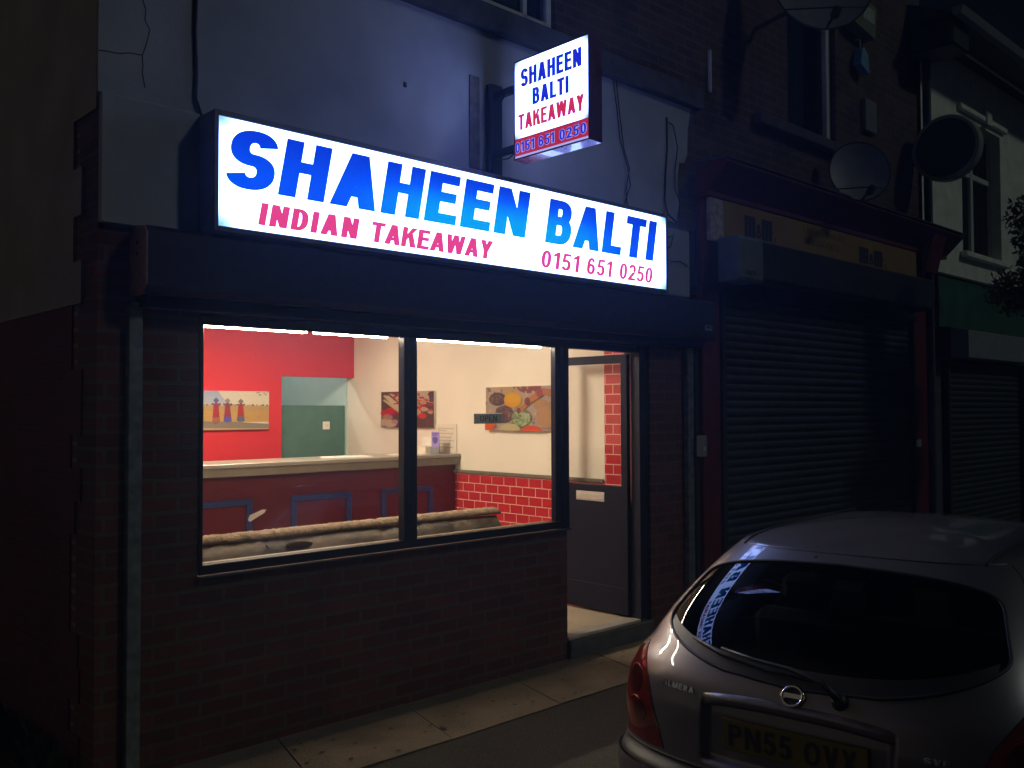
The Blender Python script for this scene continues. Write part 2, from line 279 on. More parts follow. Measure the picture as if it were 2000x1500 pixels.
# ------------------------------------------------------------------ builders
class MB:
    def __init__(s): s.v = []; s.f = []; s.c = []
    def face(s, pts, col=None):
        k = len(s.v); s.v += [tuple(p) for p in pts]; s.f.append(tuple(range(k, k+len(pts)))); s.c.append(col)
    def box(s, x0, x1, y0, y1, z0, z1, bev=0):
        if x0 > x1: x0, x1 = x1, x0
        if y0 > y1: y0, y1 = y1, y0
        if z0 > z1: z0, z1 = z1, z0
        b = min(bev, (x1-x0)*.45, (y1-y0)*.45, (z1-z0)*.45)
        if b <= 0:
            k = len(s.v)
            s.v += [(x, y, z) for z in (z0, z1) for x, y in ((x0, y0), (x1, y0), (x1, y1), (x0, y1))]
            for f in ((0, 3, 2, 1), (4, 5, 6, 7), (0, 1, 5, 4), (1, 2, 6, 5), (2, 3, 7, 6), (3, 0, 4, 7)):
                s.f.append(tuple(k+i for i in f)); s.c.append(None)
            return s
        # chamfered box: 24 vertices
        k = len(s.v); idx = {}
        X, Y, Z = (x0, x1), (y0, y1), (z0, z1); sg = (1, -1)
        for i in (0, 1):
            for j in (0, 1):
                for l in (0, 1):
                    for a in range(3):
                        p = [X[i], Y[j], Z[l]]; o = [b*sg[i], b*sg[j], b*sg[l]]
                        for q in range(3):
                            if q != a: p[q] += o[q]
                        idx[(i, j, l, a)] = len(s.v); s.v.append(tuple(p))
        F = []
        for a in range(3):
            q, r = [t for t in range(3) if t != a]
            for e in (0, 1):
                c = []
                for (m1, m2) in ((0, 0), (1, 0), (1, 1), (0, 1)):
                    t = [0, 0, 0]; t[a] = e; t[q] = m1; t[r] = m2; c.append(idx[(*t, a)])
                F.append(c)
        for a in range(3):
            q, r = [t for t in range(3) if t != a]
            for m1 in (0, 1):
                for m2 in (0, 1):
                    t0 = [0, 0, 0]; t1 = [0, 0, 0]; t0[a] = 0; t1[a] = 1
                    for t in (t0, t1): t[q] = m1; t[r] = m2
                    F.append([idx[(*t0, q)], idx[(*t1, q)], idx[(*t1, r)], idx[(*t0, r)]])
        for i in (0, 1):
            for j in (0, 1):
                for l in (0, 1): F.append([idx[(i, j, l, a)] for a in range(3)])
        ctr = Vector(((x0+x1)/2, (y0+y1)/2, (z0+z1)/2))
        for c in F:
            ps = [Vector(s.v[i]) for i in c]; nn = (ps[1]-ps[0]).cross(ps[2]-ps[0])
            if nn.dot(sum(ps, Vector())/len(ps)-ctr) < 0: c = c[::-1]
            s.f.append(tuple(c)); s.c.append(None)
        return s
    def tube(s, pts, r, n=8, closed=False, cap=True):
        pts = [Vector(p) for p in pts]; rings = []; prev = None; m_ = len(pts)
        for i, p in enumerate(pts):
            if closed: t = pts[(i+1) % m_]-pts[i-1]
            else: t = pts[min(i+1, m_-1)]-pts[max(i-1, 0)]
            t.normalize()
            if prev is None: a = t.cross(Vector((0, 0, 1)));  a = a if a.length > .1 else t.cross(Vector((1, 0, 0)))
            else: a = prev-t*prev.dot(t)
            a.normalize(); prev = a; b = t.cross(a)
            rr = r[i] if isinstance(r, (list, tuple)) else r
            k = len(s.v); s.v += [tuple(p+(a*math.cos(q)+b*math.sin(q))*rr) for q in [2*math.pi*j/n for j in range(n)]]; rings.append(k)
        for i in range(m_ if closed else m_-1):
            a, b = rings[i], rings[(i+1) % m_]
            for j in range(n): s.f.append((a+j, a+(j+1) % n, b+(j+1) % n, b+j)); s.c.append(None)
        if cap and not closed:
            s.f.append(tuple(rings[0]+j for j in range(n))[::-1]); s.c.append(None)
            s.f.append(tuple(rings[-1]+j for j in range(n))); s.c.append(None)
        return s
    def prism(s, prof, axis, a0, a1):
        # prof: list of 2d points in the plane of the other two axes, extruded along axis
        def P(p, a):
            q = list(p); q.insert(axis, a); return tuple(q)
        n = len(prof); k = len(s.v); s.v += [P(p, a0) for p in prof]+[P(p, a1) for p in prof]
        for i in range(n):
            j = (i+1) % n; s.f.append((k+i, k+j, k+n+j, k+n+i)); s.c.append(None)
        s.f.append(tuple(k+i for i in range(n))[::-1]); s.f.append(tuple(k+n+i for i in range(n))); s.c += [None, None]
        return s
    def build(s, name, m, parent=None, smooth=False, base=None):
        me = bpy.data.meshes.new(name); me.from_pydata(s.v, [], s.f); me.update()
        if any(c is not None for c in s.c):
            ca = me.color_attributes.new('Col', 'FLOAT_COLOR', 'CORNER'); i = 0
            for p in me.polygons:
                c = s.c[p.index] or (1, 1, 1)
                for li in p.loop_indices: ca.data[li].color = (c[0], c[1], c[2], 1)
        me.materials.append(m)
        import bmesh
        b = bmesh.new(); b.from_mesh(me); bmesh.ops.recalc_face_normals(b, faces=b.faces); b.to_mesh(me); b.free()
        if smooth:
            for p in me.polygons: p.use_smooth = True
        o = bpy.data.objects.new(name, me); sc.collection.objects.link(o)
        if parent is not None:
            o.parent = parent
            b0 = world_base(parent)
            if base is None: o.location = -b0
        elif base is not None:
            me.transform(Matrix.Translation(-Vector(base))); o.location = base
        return o
def world_base(o):
    b = Vector((0, 0, 0))
    while o is not None: b = b+Vector(o.location); o = o.parent
    return b
def tag(o, label=None, cat=None, group=None, kind=None):
    if label: o['label'] = label
    if cat: o['category'] = cat
    if group: o['group'] = group
    if kind: o['kind'] = kind
    return o
def thing(name, loc, label, cat, group=None):
    o = bpy.data.objects.new(name, None); sc.collection.objects.link(o); o.location = loc; o.empty_display_size = .1
    return tag(o, label, cat, group)
def rev(prof, c, axis, n=24):
    """lathe profile [(r, h)] about axis through c"""
    b = MB(); a1, a2 = [i for i in range(3) if i != axis]; rings = []
    for r, h in prof:
        k = len(b.v)
        for j in range(n):
            q = 2*math.pi*j/n; p = [0, 0, 0]; p[axis] = c[axis]+h; p[a1] = c[a1]+r*math.cos(q); p[a2] = c[a2]+r*math.sin(q); b.v.append(tuple(p))
        rings.append(k)
    for i in range(len(prof)-1):
        for j in range(n): b.f.append((rings[i]+j, rings[i]+(j+1) % n, rings[i+1]+(j+1) % n, rings[i+1]+j)); b.c.append(None)
    return b

# ------------------------------------------------------------------ lettering: unit-height glyphs as unions of polygons
def band(pts, th, tv):
    out = []; P = [Vector(p) for p in pts]; n = len(P); o = []
    for i in range(n):
        t = (P[min(i+1, n-1)]-P[max(i-1, 0)]).normalized(); nn = Vector((-t.y, t.x)); w = Vector((nn.x*th, nn.y*tv))/2
        o.append((P[i]+w, P[i]-w))
    for i in range(n-1): out.append([o[i][0], o[i][1], o[i+1][1], o[i+1][0]])
    return out
def arc(cx, cy, rx, ry, a0, a1, n=14): return [(cx+rx*math.cos(R(a0+(a1-a0)*i/n)), cy+ry*math.sin(R(a0+(a1-a0)*i/n))) for i in range(n+1)]
def ring(cx, cy, rx, ry, t, h, a0, a1, n=20, e=2.25):
    """like band(arc(...)) with centre-line radii rx, ry, but with true outer and inner ovals"""
    def P(RX, RY, a): c, s_ = math.cos(R(a)), math.sin(R(a)); return (cx+max(.001, RX)*math.copysign(abs(c)**(2/e), c), cy+max(.001, RY)*math.copysign(abs(s_)**(2/e), s_))
    A = [a0+(a1-a0)*i/n for i in range(n+1)]
    return [[P(rx+t/2, ry+h/2, A[i]), P(rx-t/2, ry-h/2, A[i]), P(rx-t/2, ry-h/2, A[i+1]), P(rx+t/2, ry+h/2, A[i+1])] for i in range(n)]
def rect(x0, y0, x1, y1): return [(x0, y0), (x1, y0), (x1, y1), (x0, y1)]
def glyph(ch, t, h):
    """returns polygons, width; t vertical-stem thickness, h bar thickness"""
    if ch == ' ': return [], .30
    if ch == 'I' or ch == '|': return [rect(0, 0, t, 1)], t
    if ch == '.': return [rect(0, 0, t, t)], t
    if ch == 'H': w = .68; return [rect(0, 0, t, 1), rect(w-t, 0, w, 1), rect(t*.9, .5-h/2+.04, w-t*.9, .5+h/2+.04)], w
    if ch == 'E': w = .60; return [rect(0, 0, t, 1), rect(t*.9, 0, w, h), rect(t*.9, 1-h, w-.02, 1), rect(t*.9, .5-h/2+.03, w-.05, .5+h/2+.03)], w
    if ch == 'F': w = .58; return [rect(0, 0, t, 1), rect(t*.9, 1-h, w, 1), rect(t*.9, .5-h/2+.0, w-.07, .5+h/2)], w
    if ch == 'L': w = .56; return [rect(0, 0, t, 1), rect(t*.9, 0, w, h)], w
    if ch == 'T': w = .62; return [rect(w/2-t/2, 0, w/2+t/2, 1-h*.9), rect(0, 1-h, w, 1)], w
    if ch == 'N': w = .69; return [rect(0, 0, t, 1), rect(w-t, 0, w, 1), [(0, 1), (t*1.05, 1), (w, 0), (w-t*1.05, 0)]], w
    if ch == 'M': w = .84; return [rect(0, 0, t, 1), rect(w-t, 0, w, 1), [(0, 1), (t*1.2, 1), (w/2+t*.45, 0), (w/2-t*.45, 0)], [(w, 1), (w-t*1.2, 1), (w/2-t*.45, 0), (w/2+t*.45, 0)]], w
    if ch == 'A':
        w = .74; a = t*.56
        y0, y1 = .20, .20+h*.95
        def xl(y): return (w/2-a)*y
        return [[(0, 0), (t*1.08, 0), (w/2+a, 1), (w/2-a, 1)], [(w, 0), (w-t*1.08, 0), (w/2-a, 1), (w/2+a, 1)], [(xl(y0)+t*.5, y0), (w-xl(y0)-t*.5, y0), (w-xl(y1)-t*.5, y1), (xl(y1)+t*.5, y1)]], w
    if ch == 'V': w = .70; a = t*.56; return [[(0, 1), (t*1.08, 1), (w/2+a, 0), (w/2-a, 0)], [(w, 1), (w-t*1.08, 1), (w/2-a, 0), (w/2+a, 0)]], w
    if ch == 'W':
        w = .98; a = t*.5; q = w*.27
        return [[(0, 1), (t*1.02, 1), (q+a, 0), (q-a, 0)], [(w/2-a, 1), (w/2+a, 1), (q+a, 0), (q-a, 0)], [(w/2-a, 1), (w/2+a, 1), (w-q+a, 0), (w-q-a, 0)], [(w, 1), (w-t*1.02, 1), (w-q-a, 0), (w-q+a, 0)]], w
    if ch == 'Y': w = .70; return [rect(w/2-t/2, 0, w/2+t/2, .45), [(0, 1), (t*1.15, 1), (w/2+t/2, .40), (w/2-t/2, .40)], [(w, 1), (w-t*1.15, 1), (w/2-t/2, .40), (w/2+t/2, .40)]], w
    if ch == 'X': w = .70; return [[(0, 1), (t*1.2, 1), (w, 0), (w-t*1.2, 0)], [(w, 1), (w-t*1.2, 1), (0, 0), (t*1.2, 0)]], w
    if ch == 'K': w = .72; return [rect(0, 0, t, 1), [(t*.8, .28), (t*.8, .28+h*1.7), (w-t*1.15, 1), (w-.02, 1)], [(t*1.2, .55), (t*2.05, .70), (w+.01, 0), (w-t*1.2, 0)]], w
    if ch == 'D':
        w = .66; return [rect(0, 0, t, 1)]+[rect(t*.9, 1-h, w-t/2-.25, 1), rect(t*.9, 0, w-t/2-.25, h)]+ring(w-t/2-.26, .5, .26, .5-h/2, t, h, 90, -90, 18), w
    if ch == 'P':
        w = .61; yc = 1-(.56)/2; return [rect(0, 0, t, 1)]+[rect(t*.9, 1-h, w-t/2-.16, 1), rect(t*.9, .44, w-t/2-.16, .44+h)]+ring(w-t/2-.17, yc, .17, .28-h/2, t, h, 90, -90, 14), w
    if ch == 'R':
        return glyph('P', t, h)[0]+[[(.25, .48), (.25+t, .48), (.64, 0), (.64-t*1.1, 0)]], .64
    if ch == 'B':
        w = .65; m_ = .53
        return [rect(0, 0, t, 1)]+[rect(t*.9, 1-h, w-.04-t/2-.15, 1), rect(t*.9, m_-h/2, w-t/2-.18, m_+h/2), rect(t*.9, 0, w-t/2-.17, h)]+ring(w-.04-t/2-.16, (1+m_)/2-h/4, .16, (1-m_)/2-h/4, t, h, 90, -90, 14)+ring(w-t/2-.18, m_/2+h/4, .18, m_/2-h/4, t, h, 90, -90, 14), w
    if ch in 'O0Q':
        w = .76 if ch in 'OQ' else .54
        p = ring(w/2, .5, w/2-t/2, .5-h/2, t, h, 0, 360, 36)
        if ch == 'Q': p.append([(w*.50, .25), (w*.62, .33), (w, -.02), (w-.12, -.06)])
        return p, w
    if ch in 'CG':
        w = .72; p = ring(w/2, .5, w/2-t/2, .5-h/2, t, h, 45, 318, 24)
        if ch == 'G': p += [rect(w*.52, .38, w, .38+h*.8), rect(w-t, .12, w, .42)]
        return p, w
    if ch == 'U': w = .66; return [rect(0, .28, t, 1), rect(w-t, .28, w, 1)]+band([(t/2, .32)]+arc(w/2, .30, w/2-t/2, .30-h/2, 180, 360, 14)+[(w-t/2, .32)], t, h), w
    if ch == 'S':
        w = .66; ry = (1-h)/4; rx = w/2-t/2
        return ring(w/2, .5+ry, rx*.96, ry, t, h*1.04, 12, 270, 24)+ring(w/2, .5-ry, rx, ry, t, h*1.04, 90, -165, 24), w
    if ch == '1': w = .36; return [rect(w-t, 0, w, 1), [(0, .68), (0, .84), (w-t*.6, 1), (w-t*.6, .80)]], w
    if ch == '2':
        w = .53; rx = w/2-t/2
        return ring(w/2, 1-h/2-.225, rx, .225, t, h, 168, -40, 16)+[[(w-t*1.15, .55), (w-t*.1, .50), (t*1.25, h*.8), (0, h*.8), (0, .12)]]+[rect(0, 0, w, h)], w
    if ch == '5':
        w = .54; rx = w/2-t/2
        return [rect(.08, 1-h, w-.03, 1), [(.085, 1), (.085+t*.85, 1), (t*.95, .47), (.02, .47)]]+ring(w/2-.01, .325, rx+.005, .325-h/2, t, h, 128, -162, 20), w
    if ch == '6':
        w = .54; rx = w/2-t/2
        return ring(w/2, .32, rx, .32-h/2, t, h, 0, 360, 26)+ring(w/2, .5, rx, .5-h/2, t, h, 35, 200, 18), w
    if ch == 'm':   # squarish bold m
        w = .86; return [rect(0, 0, t*.9, .94), rect((w-t*.9)/2, 0, (w+t*.9)/2, .94), rect(w-t*.9, 0, w, .90), rect(0, .78, w, .94)], w
    if ch == '&': return band(arc(.22, .22, .13, .14, 0, 360, 14), t*.5, h*.6)+band(arc(.22, .5, .09, .12, 0, 360, 12), t*.5, h*.6), .42
    if ch == 's': p, w = glyph('S', t, h); return [[(q[0]*.5, q[1]*.45) for q in g] for g in p], w*.5
    if ch == "'": return [rect(0, .7, t*.6, .95)], t*.6
    return [rect(0, 0, .5, 1)], .5
def tri_union(polys):
    vs = []; fs = []
    for p in polys:
        a = sum(p[i][0]*p[(i+1) % len(p)][1]-p[(i+1) % len(p)][0]*p[i][1] for i in range(len(p)))
        if abs(a) < 1e-9: continue
        q = list(p) if a > 0 else list(p)[::-1]
        k = len(vs); vs += [Vector((x[0], x[1])) for x in q]; fs.append(list(range(k, k+len(q))))
    if not fs: return [], []
    r = delaunay_2d_cdt(vs, [], fs, 1, 1e-6)
    return r[0], [f for f, o in zip(r[2], r[5]) if o]
def text(mb, s, height, place, t=.19, h=.17, gap=.10, width=None, shear=0, grow=0, depth=0, hscale=1.0):
    """place(x, y, out) -> world point. total width fits 'width' when given."""
    x = 0; items = []
    for i, ch in enumerate(s):
        p, w = glyph(ch, t, h)
        items.append((p, x)); x += w+(gap if (ch != ' ') else 0)
    tot = x-gap
    k = (width/height/tot) if width else hscale
    for p, x0 in items:
        q = [[((pt[0]+x0)*k*height+pt[1]*height*shear, pt[1]*height) for pt in g] for g in p]
        vs, fs = tri_union(q)
        b = len(mb.v)
        mb.v += [tuple(place(v.x, v.y, depth)) for v in vs]
        for f in fs: mb.f.append(tuple(b+i for i in f)); mb.c.append(None)
    return tot*k*height
def text_obj(name, s, height, place, m, parent, **k):
    if not isinstance(s, str):
        for (a, hh, pl, kk) in s: text_obj(name, a, hh, pl, m, parent, **kk)
        return
    mb = MB()
    if isinstance(s, str): s = [(s, height, place, k)]
    for (a, hh, pl, kk) in s: text(mb, a, hh, pl, **kk)
    me = bpy.data.meshes.new(name); me.from_pydata(mb.v, [], mb.f); me.update(); me.materials.append(m)
    o = bpy.data.objects.new(name, me); sc.collection.objects.link(o); o.parent = parent; o.location = -world_base(parent)
    return o
def front(x0, z0, y): return lambda x, y_, d: (x0+x, y-d, z0+y_)       # facing -y

# ================================================================== GROUND
def ground():
    b = MB(); b.face([(-60, -.62, -.004), (60, -.62, -.004), (60, 60, -.004), (-60, 60, -.004)])
    tag(b.build('ground', M['asphalt']), kind='structure')
    b = MB()
    for x0, x1 in ((-40, 40),):
        b.face([(x0, -1.48, -.10), (x1, -1.48, -.10), (x1, -.62, .0), (x0, -.62, .0)])
    tag(b.build('pavement', M['asphalt']), kind='structure')
    b = MB().box(-40, 40, -1.62, -1.48, -.4, -.098, .012)
    tag(b.build('kerb', M['kerb']), kind='structure')
    b = MB(); b.face([(-80, -60, -.27), (80, -60, -.27), (80, -1.6, -.27), (-80, -1.6, -.27)])
    tag(b.build('road', M['road']), kind='structure')
    # flagstone strip along the shop front: skewed joints, each slab a little out of level
    b = MB(); J = []
    x = -2.47
    while x < 16:
        J.append(x); x += .79
    for i in range(len(J)-1):
        a, c = J[i]+.004, J[i+1]-.004; z = .006+random.uniform(-.002, .003)
        def X(xx, y): return xx+(y+.35)*.27
        p = [(X(a, -.60), -.60), (X(c, -.60), -.60), (X(c, .0), .0), (X(a, .0), .0)]
        k = len(b.v); b.v += [(q[0], q[1]-(.0 if q[1] > -.3 else random.uniform(0, .012)), z) for q in p]+[(q[0], q[1], -.05) for q in p]
        for f in ((0, 1, 2, 3), (0, 4, 5, 1), (1, 5, 6, 2), (2, 6, 7, 3), (3, 7, 4, 0)): b.f.append(tuple(k+j for j in f)); b.c.append(None)
    tag(b.build('paving_slabs', M['slab']), kind='structure')
    b = MB()
    for i in range(70):
        cx, cy = random.uniform(2.1, 5), random.uniform(-.57, -.08); r = random.uniform(.004, .013)
        b.face([(cx+r*1.3*math.cos(q)*random.uniform(.7, 1.2), cy+r*math.sin(q)*random.uniform(.7, 1.2), .0125+i*.00002) for q in [2*math.pi*j/9 for j in range(9)]])
    tag(b.build('pavement_stains', M['gum']), 'dark chewing gum spots trodden into the paving slabs', 'stains', kind='stuff')
ground()

# ================================================================== SHOP BUILDING
shop = thing('takeaway_building', (3.7, .1, 0), 'end terrace takeaway building of red brick with grey rendered upper wall', 'building')
def part(mb, name, m, parent=shop, **k): return mb.build(name, m, parent, **k)
XL, XR, XB, ZT = 1.475, 5.40, 5.95, 6.2
b = MB()
b.box(XL, 1.943, 0, .24, 0, 2.47).box(1.943, 4.487, 0, .24, 0, .854).box(5.377, XB, 0, .24, 0, 2.47).box(1.943, 5.377, 0.004, .24, 2.10, 2.47)
part(b, 'brick_wall', M['brick'])
b = MB().box(XL, 5.86, .0, .24, 2.47, 3.03).box(XL, XB, .0, .24, 3.03, 3.97); part(b, 'inner_wall', M['brick2'])
# render skins
part(MB().box(XL-.002, 1.94, -.035, -.001, 2.476, 3.052, .004), 'render_panel', M['render']); part(MB().box(5.385, 5.835, -.035, -.001, 2.50, 3.0, .004), 'render_panel', M['render'])
b = MB()
edge = [(XL-.012, 3.056), (5.70, 3.056), (5.70, 3.10), (5.73, 3.2), (5.71, 3.36), (5.735, 3.52), (5.80, 3.53), (5.84, 3.60), (5.85, 3.8), (5.89, 3.965), (XL-.012, 3.965)]
b.prism(edge, 1, -.018, -.001); part(b, 'upper_render', M['render'])
b = MB().box(XL-.02, XB+.05, -.07, -.001, 3.97, 4.13, .01); part(b, 'string_course', M['dark_stone'])
b = MB().box(XL, 2.9, 0, .24, 3.97, ZT).box(2.9, 4.40, 0, .24, 3.97, 4.14).box(4.40, XB, 0, .24, 3.97, ZT).box(2.9, 4.40, .0, .24, 5.5, ZT); part(b, 'upper_brick_wall', M['brick2'])
uw = MB().box(2.9, 3.0, .02, .08, 4.14, 5.5).box(4.335, 4.385, .02, .08, 4.14, 5.5, .005).box(4.12, 4.16, .02, .08, 4.145, 5.5, .005).box(3.0, 4.335, .02, .08, 4.14, 4.2).box(3.0, 4.335, .02, .08, 5.42, 5.5)
u_ = part(uw, 'upstairs_window', M['white_pvc'])
MB().box(3.0, 4.335, .045, .05, 4.2, 5.42).build('pane', M['dark_glass'], u_)
part(MB().box(2.85, 4.45, .18, .2, 4.1, 5.6), 'curtain', M['curtain'])
# gable wall with toothed quoins
b = MB().box(XL, XL+.24, .24, 8.0, 0, ZT); part(b, 'gable_wall', M['brick_side'])
b = MB(); x0, x1 = XL-.014, XL-.001
for z0, z1, y in ((2.985, ZT, -.0), (2.76, 2.985, .285), (2.54, 2.76, .175), (2.33, 2.54, .275), (2.135, 2.33, .17)): b.box(x0, x1, y, 8.0, z0, z1)
part(b, 'gable_render', M['render_side'])
b = MB()
for i in range(14):
    z1 = 2.135-i*.15; z0 = z1-.15; b.box(x0+.005, x1, random.choice((.30, .19, .24, .17)), 8.0, max(0, z0), z1)
part(b, 'painted_gable_brick', M['red_brick_side'])
part(MB().box(XL-.1, XB, -.1, 8.1, ZT, ZT+.12), 'roof', M['roof_slate'])
# party wall and back, closing the building
part(MB().box(XR+.12, XB, .24, 8, 0, ZT).box(XL+.24, XR+.12, 7.8, 8, 0, ZT), 'party_wall', M['room_dark'])
# interior skins
part(MB().box(4.7, XR+.119, -.0+.245, 7.79, .0, .001).box(XL+.245, XR, .245, 6.0, .10, .145), 'shop_floor', M['floor'])
part(MB().box(4.487, 5.243, .09, .245, .10, .1455), 'door_floor', M['floor'])
part(MB().box(XR, XR+.118, .245, 6.0, .146, 2.75), 'side_wall', M['wall_cream'])
b = MB().box(XR-.012, XR-.0005, .50, 4.2, .147, 1.085).box(XR-.012, XR-.0005, .247, .445, .147, 2.7); part(b, 'wall_tiles', M['tile'])
# fill between tile fields
part(MB().box(XR-.012, XR-.0006, .4455, .4995, .147, 1.085), 'tile_strip', M['tile'])
part(MB().box(XR-.030, XR-.0125, .447, 4.2, 1.085, 1.115, .004), 'dado_rail', M['counter_edge'])
part(MB().box(1.72, 4.563, 3.85, 3.97, .146, 2.75).box(4.563, 5.399, 3.85, 3.97, 1.985, 2.75), 'back_wall', M['wall_red'])
part(MB().box(3.2, 5.399, 5.3, 5.36, .146, 2.75), 'kitchen_wall', M['wall_teal'])
part(MB().box(5.388, 5.3985, 3.975, 5.295, .147, 2.75), 'kitchen_side_wall', M['wall_pale'])
gb = part(MB().box(4.60, 5.385, 4.0, 4.03, .146, 1.70, .003), 'hatch_board', M['teal_board'])
part(MB().box(1.715, 1.74, .245, 3.85, .146, 2.75), 'left_inner_wall', M['wall_cream'])
part(MB().box(1.715, 5.52, .245, 6.0, 2.752, 2.80), 'ceiling', M['ceiling'])
part(MB().box(1.742, 5.377, .2405, .252, 2.101, 2.75), 'lintel_lining', M['wall_cream'])
part(MB().box(1.742, 1.943, .2405, .252, .147, 2.10).box(1.943, 4.47, .2405, .252, .147, .85), 'front_wall_lining', M['wall_cream'])
# shop window
fr = MB(); y0, y1 = -.012, .034
fr.box(1.943, 1.963, y0, y1, .90, 2.10, .003).box(1.943, 4.49, y0, y1, 2.055, 2.099, .003).box(3.135, 3.175, y0-.012, y1, .915, 2.055, .004).box(3.183, 3.238, y0, y1, .915, 2.055, .004).box(3.173, 3.186, y0+.01, y1, .915, 2.055)
fr.box(4.372, 4.42, y0, y1, .915, 2.055, .004).box(4.428, 4.488, y0-.014, y1, .858, 2.055, .004).box(4.418, 4.43, y0+.01, y1, .915, 2.055).box(1.944, 4.427, y0, y1, .868, .914, .004)
win = part(fr, 'shop_window', M['navy_frame'])
MB().box(1.935, 4.49, -.045, -.014, .855, .867, .003).build('sill', M['galv_dark'], win)
MB().box(1.963, 3.135, .025, .031, .914, 2.055).build('pane', M['shop_glass'], win)
MB().box(3.238, 4.372, .025, .031, .914, 2.055).build('pane', M['shop_glass'], win)
MB().box(1.963, 4.40, .062, .10, .895, .912, .004).build('inner_sill', M['sill_wood'], win)
# door frame, door
df = MB().box(4.49, 5.24, .0, .07, 2.055, 2.099, .003).box(5.245, 5.30, -.012, .07, .148, 2.099, .004).box(5.30, 5.376, .02, .07, .148, 2.099, .004)
part(df, 'door_frame', M['navy_frame'])
part(MB().box(4.489, 5.376, -.03, .24, .0, .125, .006), 'doorstep', M['concrete'])
part(MB().box(4.489, 5.243, -.012, .085, .1255, .149, .004), 'threshold', M['steel'])
dx0, dx1 = 5.205, 5.243   # leaf stands open at right angles to the front
dl = MB().box(dx0, dx1, .075, .81, .165, 1.085, .003).box(dx0, dx1, .075, .135, 1.085, 1.985, .003).box(dx0, dx1, .75, .81, 1.085, 1.985, .003).box(dx0, dx1, .075, .81, 1.985, 2.045, .003)
door = part(dl, 'door', M['door_paint'])
MB().box(dx0+.015, dx0+.021, .135, .75, 1.085, 1.985).build('pane', M['shop_glass'], door)
MB().box(dx0-.006, dx0-.001, .29, .57, .965, 1.035, .003).box(dx0-.010, dx0-.006, .30, .56, .974, 1.02, .002).build('letter_plate', M['steel'], door)
MB().box(dx0-.003, dx0+.001, .10, .80, .352, .357).build('kick_board_edge', M['galv_dark'], door)
MB().box(dx0-.045, dx0-.0, .765, .785, 1.12, 1.14).box(dx0-.05, dx0-.03, .66, .785, 1.12, 1.14, .004).build('handle', M['steel'], door)

# cracks and nail hole in the render
def crack(pts, r=.003):
    return MB().tube([(p[0], -.0185, p[1]) for p in pts], r, 4)
cr = crack([(1.64, 3.70), (1.648, 3.62), (1.655, 3.526), (1.672, 3.48), (1.668, 3.43), (1.691, 3.394), (1.682, 3.35), (1.672, 3.31), (1.657, 3.266), (1.66, 3.22), (1.658, 3.183), (1.67, 3.12)])
cr.tube([(p[0], -.0185, p[1]) for p in [(1.465, 3.238), (1.50, 3.243), (1.55, 3.245), (1.60, 3.262), (1.657, 3.266)]], .003, 4)
part(cr, 'render_crack', M['crack'])
part(MB().box(3.135, 3.155, -.025, -.0185, 3.475, 3.505, .004), 'fixing_hole', M['cable'])
part(MB().box(3.625, 3.705, -.026, -.0185, 3.06, 3.67, .002), 'timber_batten', plain('weathered_batten', (.16, .14, .15), .9, var=.35, vs=14))

# gable-side weeds
b = MB()
for i in range(420):
    y = random.uniform(.2, 3.2); x = XL-.03-abs(random.gauss(0, .06)); h = random.uniform(.04, .16); a = random.uniform(0, 6.28); w = random.uniform(.01, .03)
    dx, dy = math.cos(a)*w, math.sin(a)*w; lx, ly = random.gauss(0, .04), random.gauss(0, .04)
    b.face([(x-dx, y-dy, 0), (x+dx, y+dy, 0), (x+lx+dx*.6, y+ly+dy*.6, h*.7), (x+lx*1.5, y+ly*1.5, h)])
tag(b.build('weeds', M['weed']), 'straggly weeds growing along the foot of the gable wall', 'weeds', kind='stuff')

# ================================================================== ROLLER SHUTTER OF THE SHOP
sh = thing('roller_shutter', (3.8, -.1, 2.15), 'long dark shutter housing under the lit sign with grey side rails', 'shutter')
hb = MB().prism([(-.001, 2.165), (-.16, 2.165), (-.19, 2.195), (-.19, 2.44), (-.17, 2.462), (-.001, 2.462)], 0, 1.622, 5.957)
hs = hb.build('shutter_box', M['navy'], sh)
hb = MB().prism([(-.001, 2.16), (-.15, 2.16), (-.188, 2.20), (-.188, 2.43), (-.165, 2.458), (-.09, 2.47), (-.001, 2.44)], 0, 1.612, 1.6215)
ep = hb.build('end_plate', M['brown_plate'], sh)
b = MB()
for z in (2.385, 2.335): MB().box(1.608, 1.612, -.10, -.085, z, z+.014).build('bolt', M['cable'], ep)
MB().box(1.64, 5.93, -.10, -.004, 2.11, 2.163, .004).build('bottom_slat', M['navy_frame'], sh)
MB().box(1.597, 1.66, -.045, -.001, .0, 2.118, .004).box(1.61, 1.75, -.05, -.002, 2.119, 2.132).build('guide_rail', M['galv'], sh)
MB().box(5.785, 5.86, -.045, -.001, .0, 2.118, .004).build('guide_rail', M['galv'], sh)
MB().box(5.865, 5.91, -.06, -.001, .0, 2.118, .004).build('cover_strip', M['galv_dark'], sh)
st = MB().box(5.80, 5.895, -.1935, -.1905, 2.235, 2.275).build('maker_label', M['sticker'], sh)
text_obj('label_text', 'OMER', .020, front(5.806, 2.25, -.194), M['ink'], st, width=.08, t=.24)
sw = thing('key_switch', (5.895, -.02, 1.36), 'small grey key switch box on the wall beside the takeaway door', 'switch box')
MB().box(5.862, 5.935, -.11, -.0605, 1.285, 1.445, .006).build('housing', M['grey_pvc'], sw)
MB().box(5.885, 5.915, -.1145, -.1105, 1.33, 1.36, .003).build('keyhole_cover', M['steel'], sw)

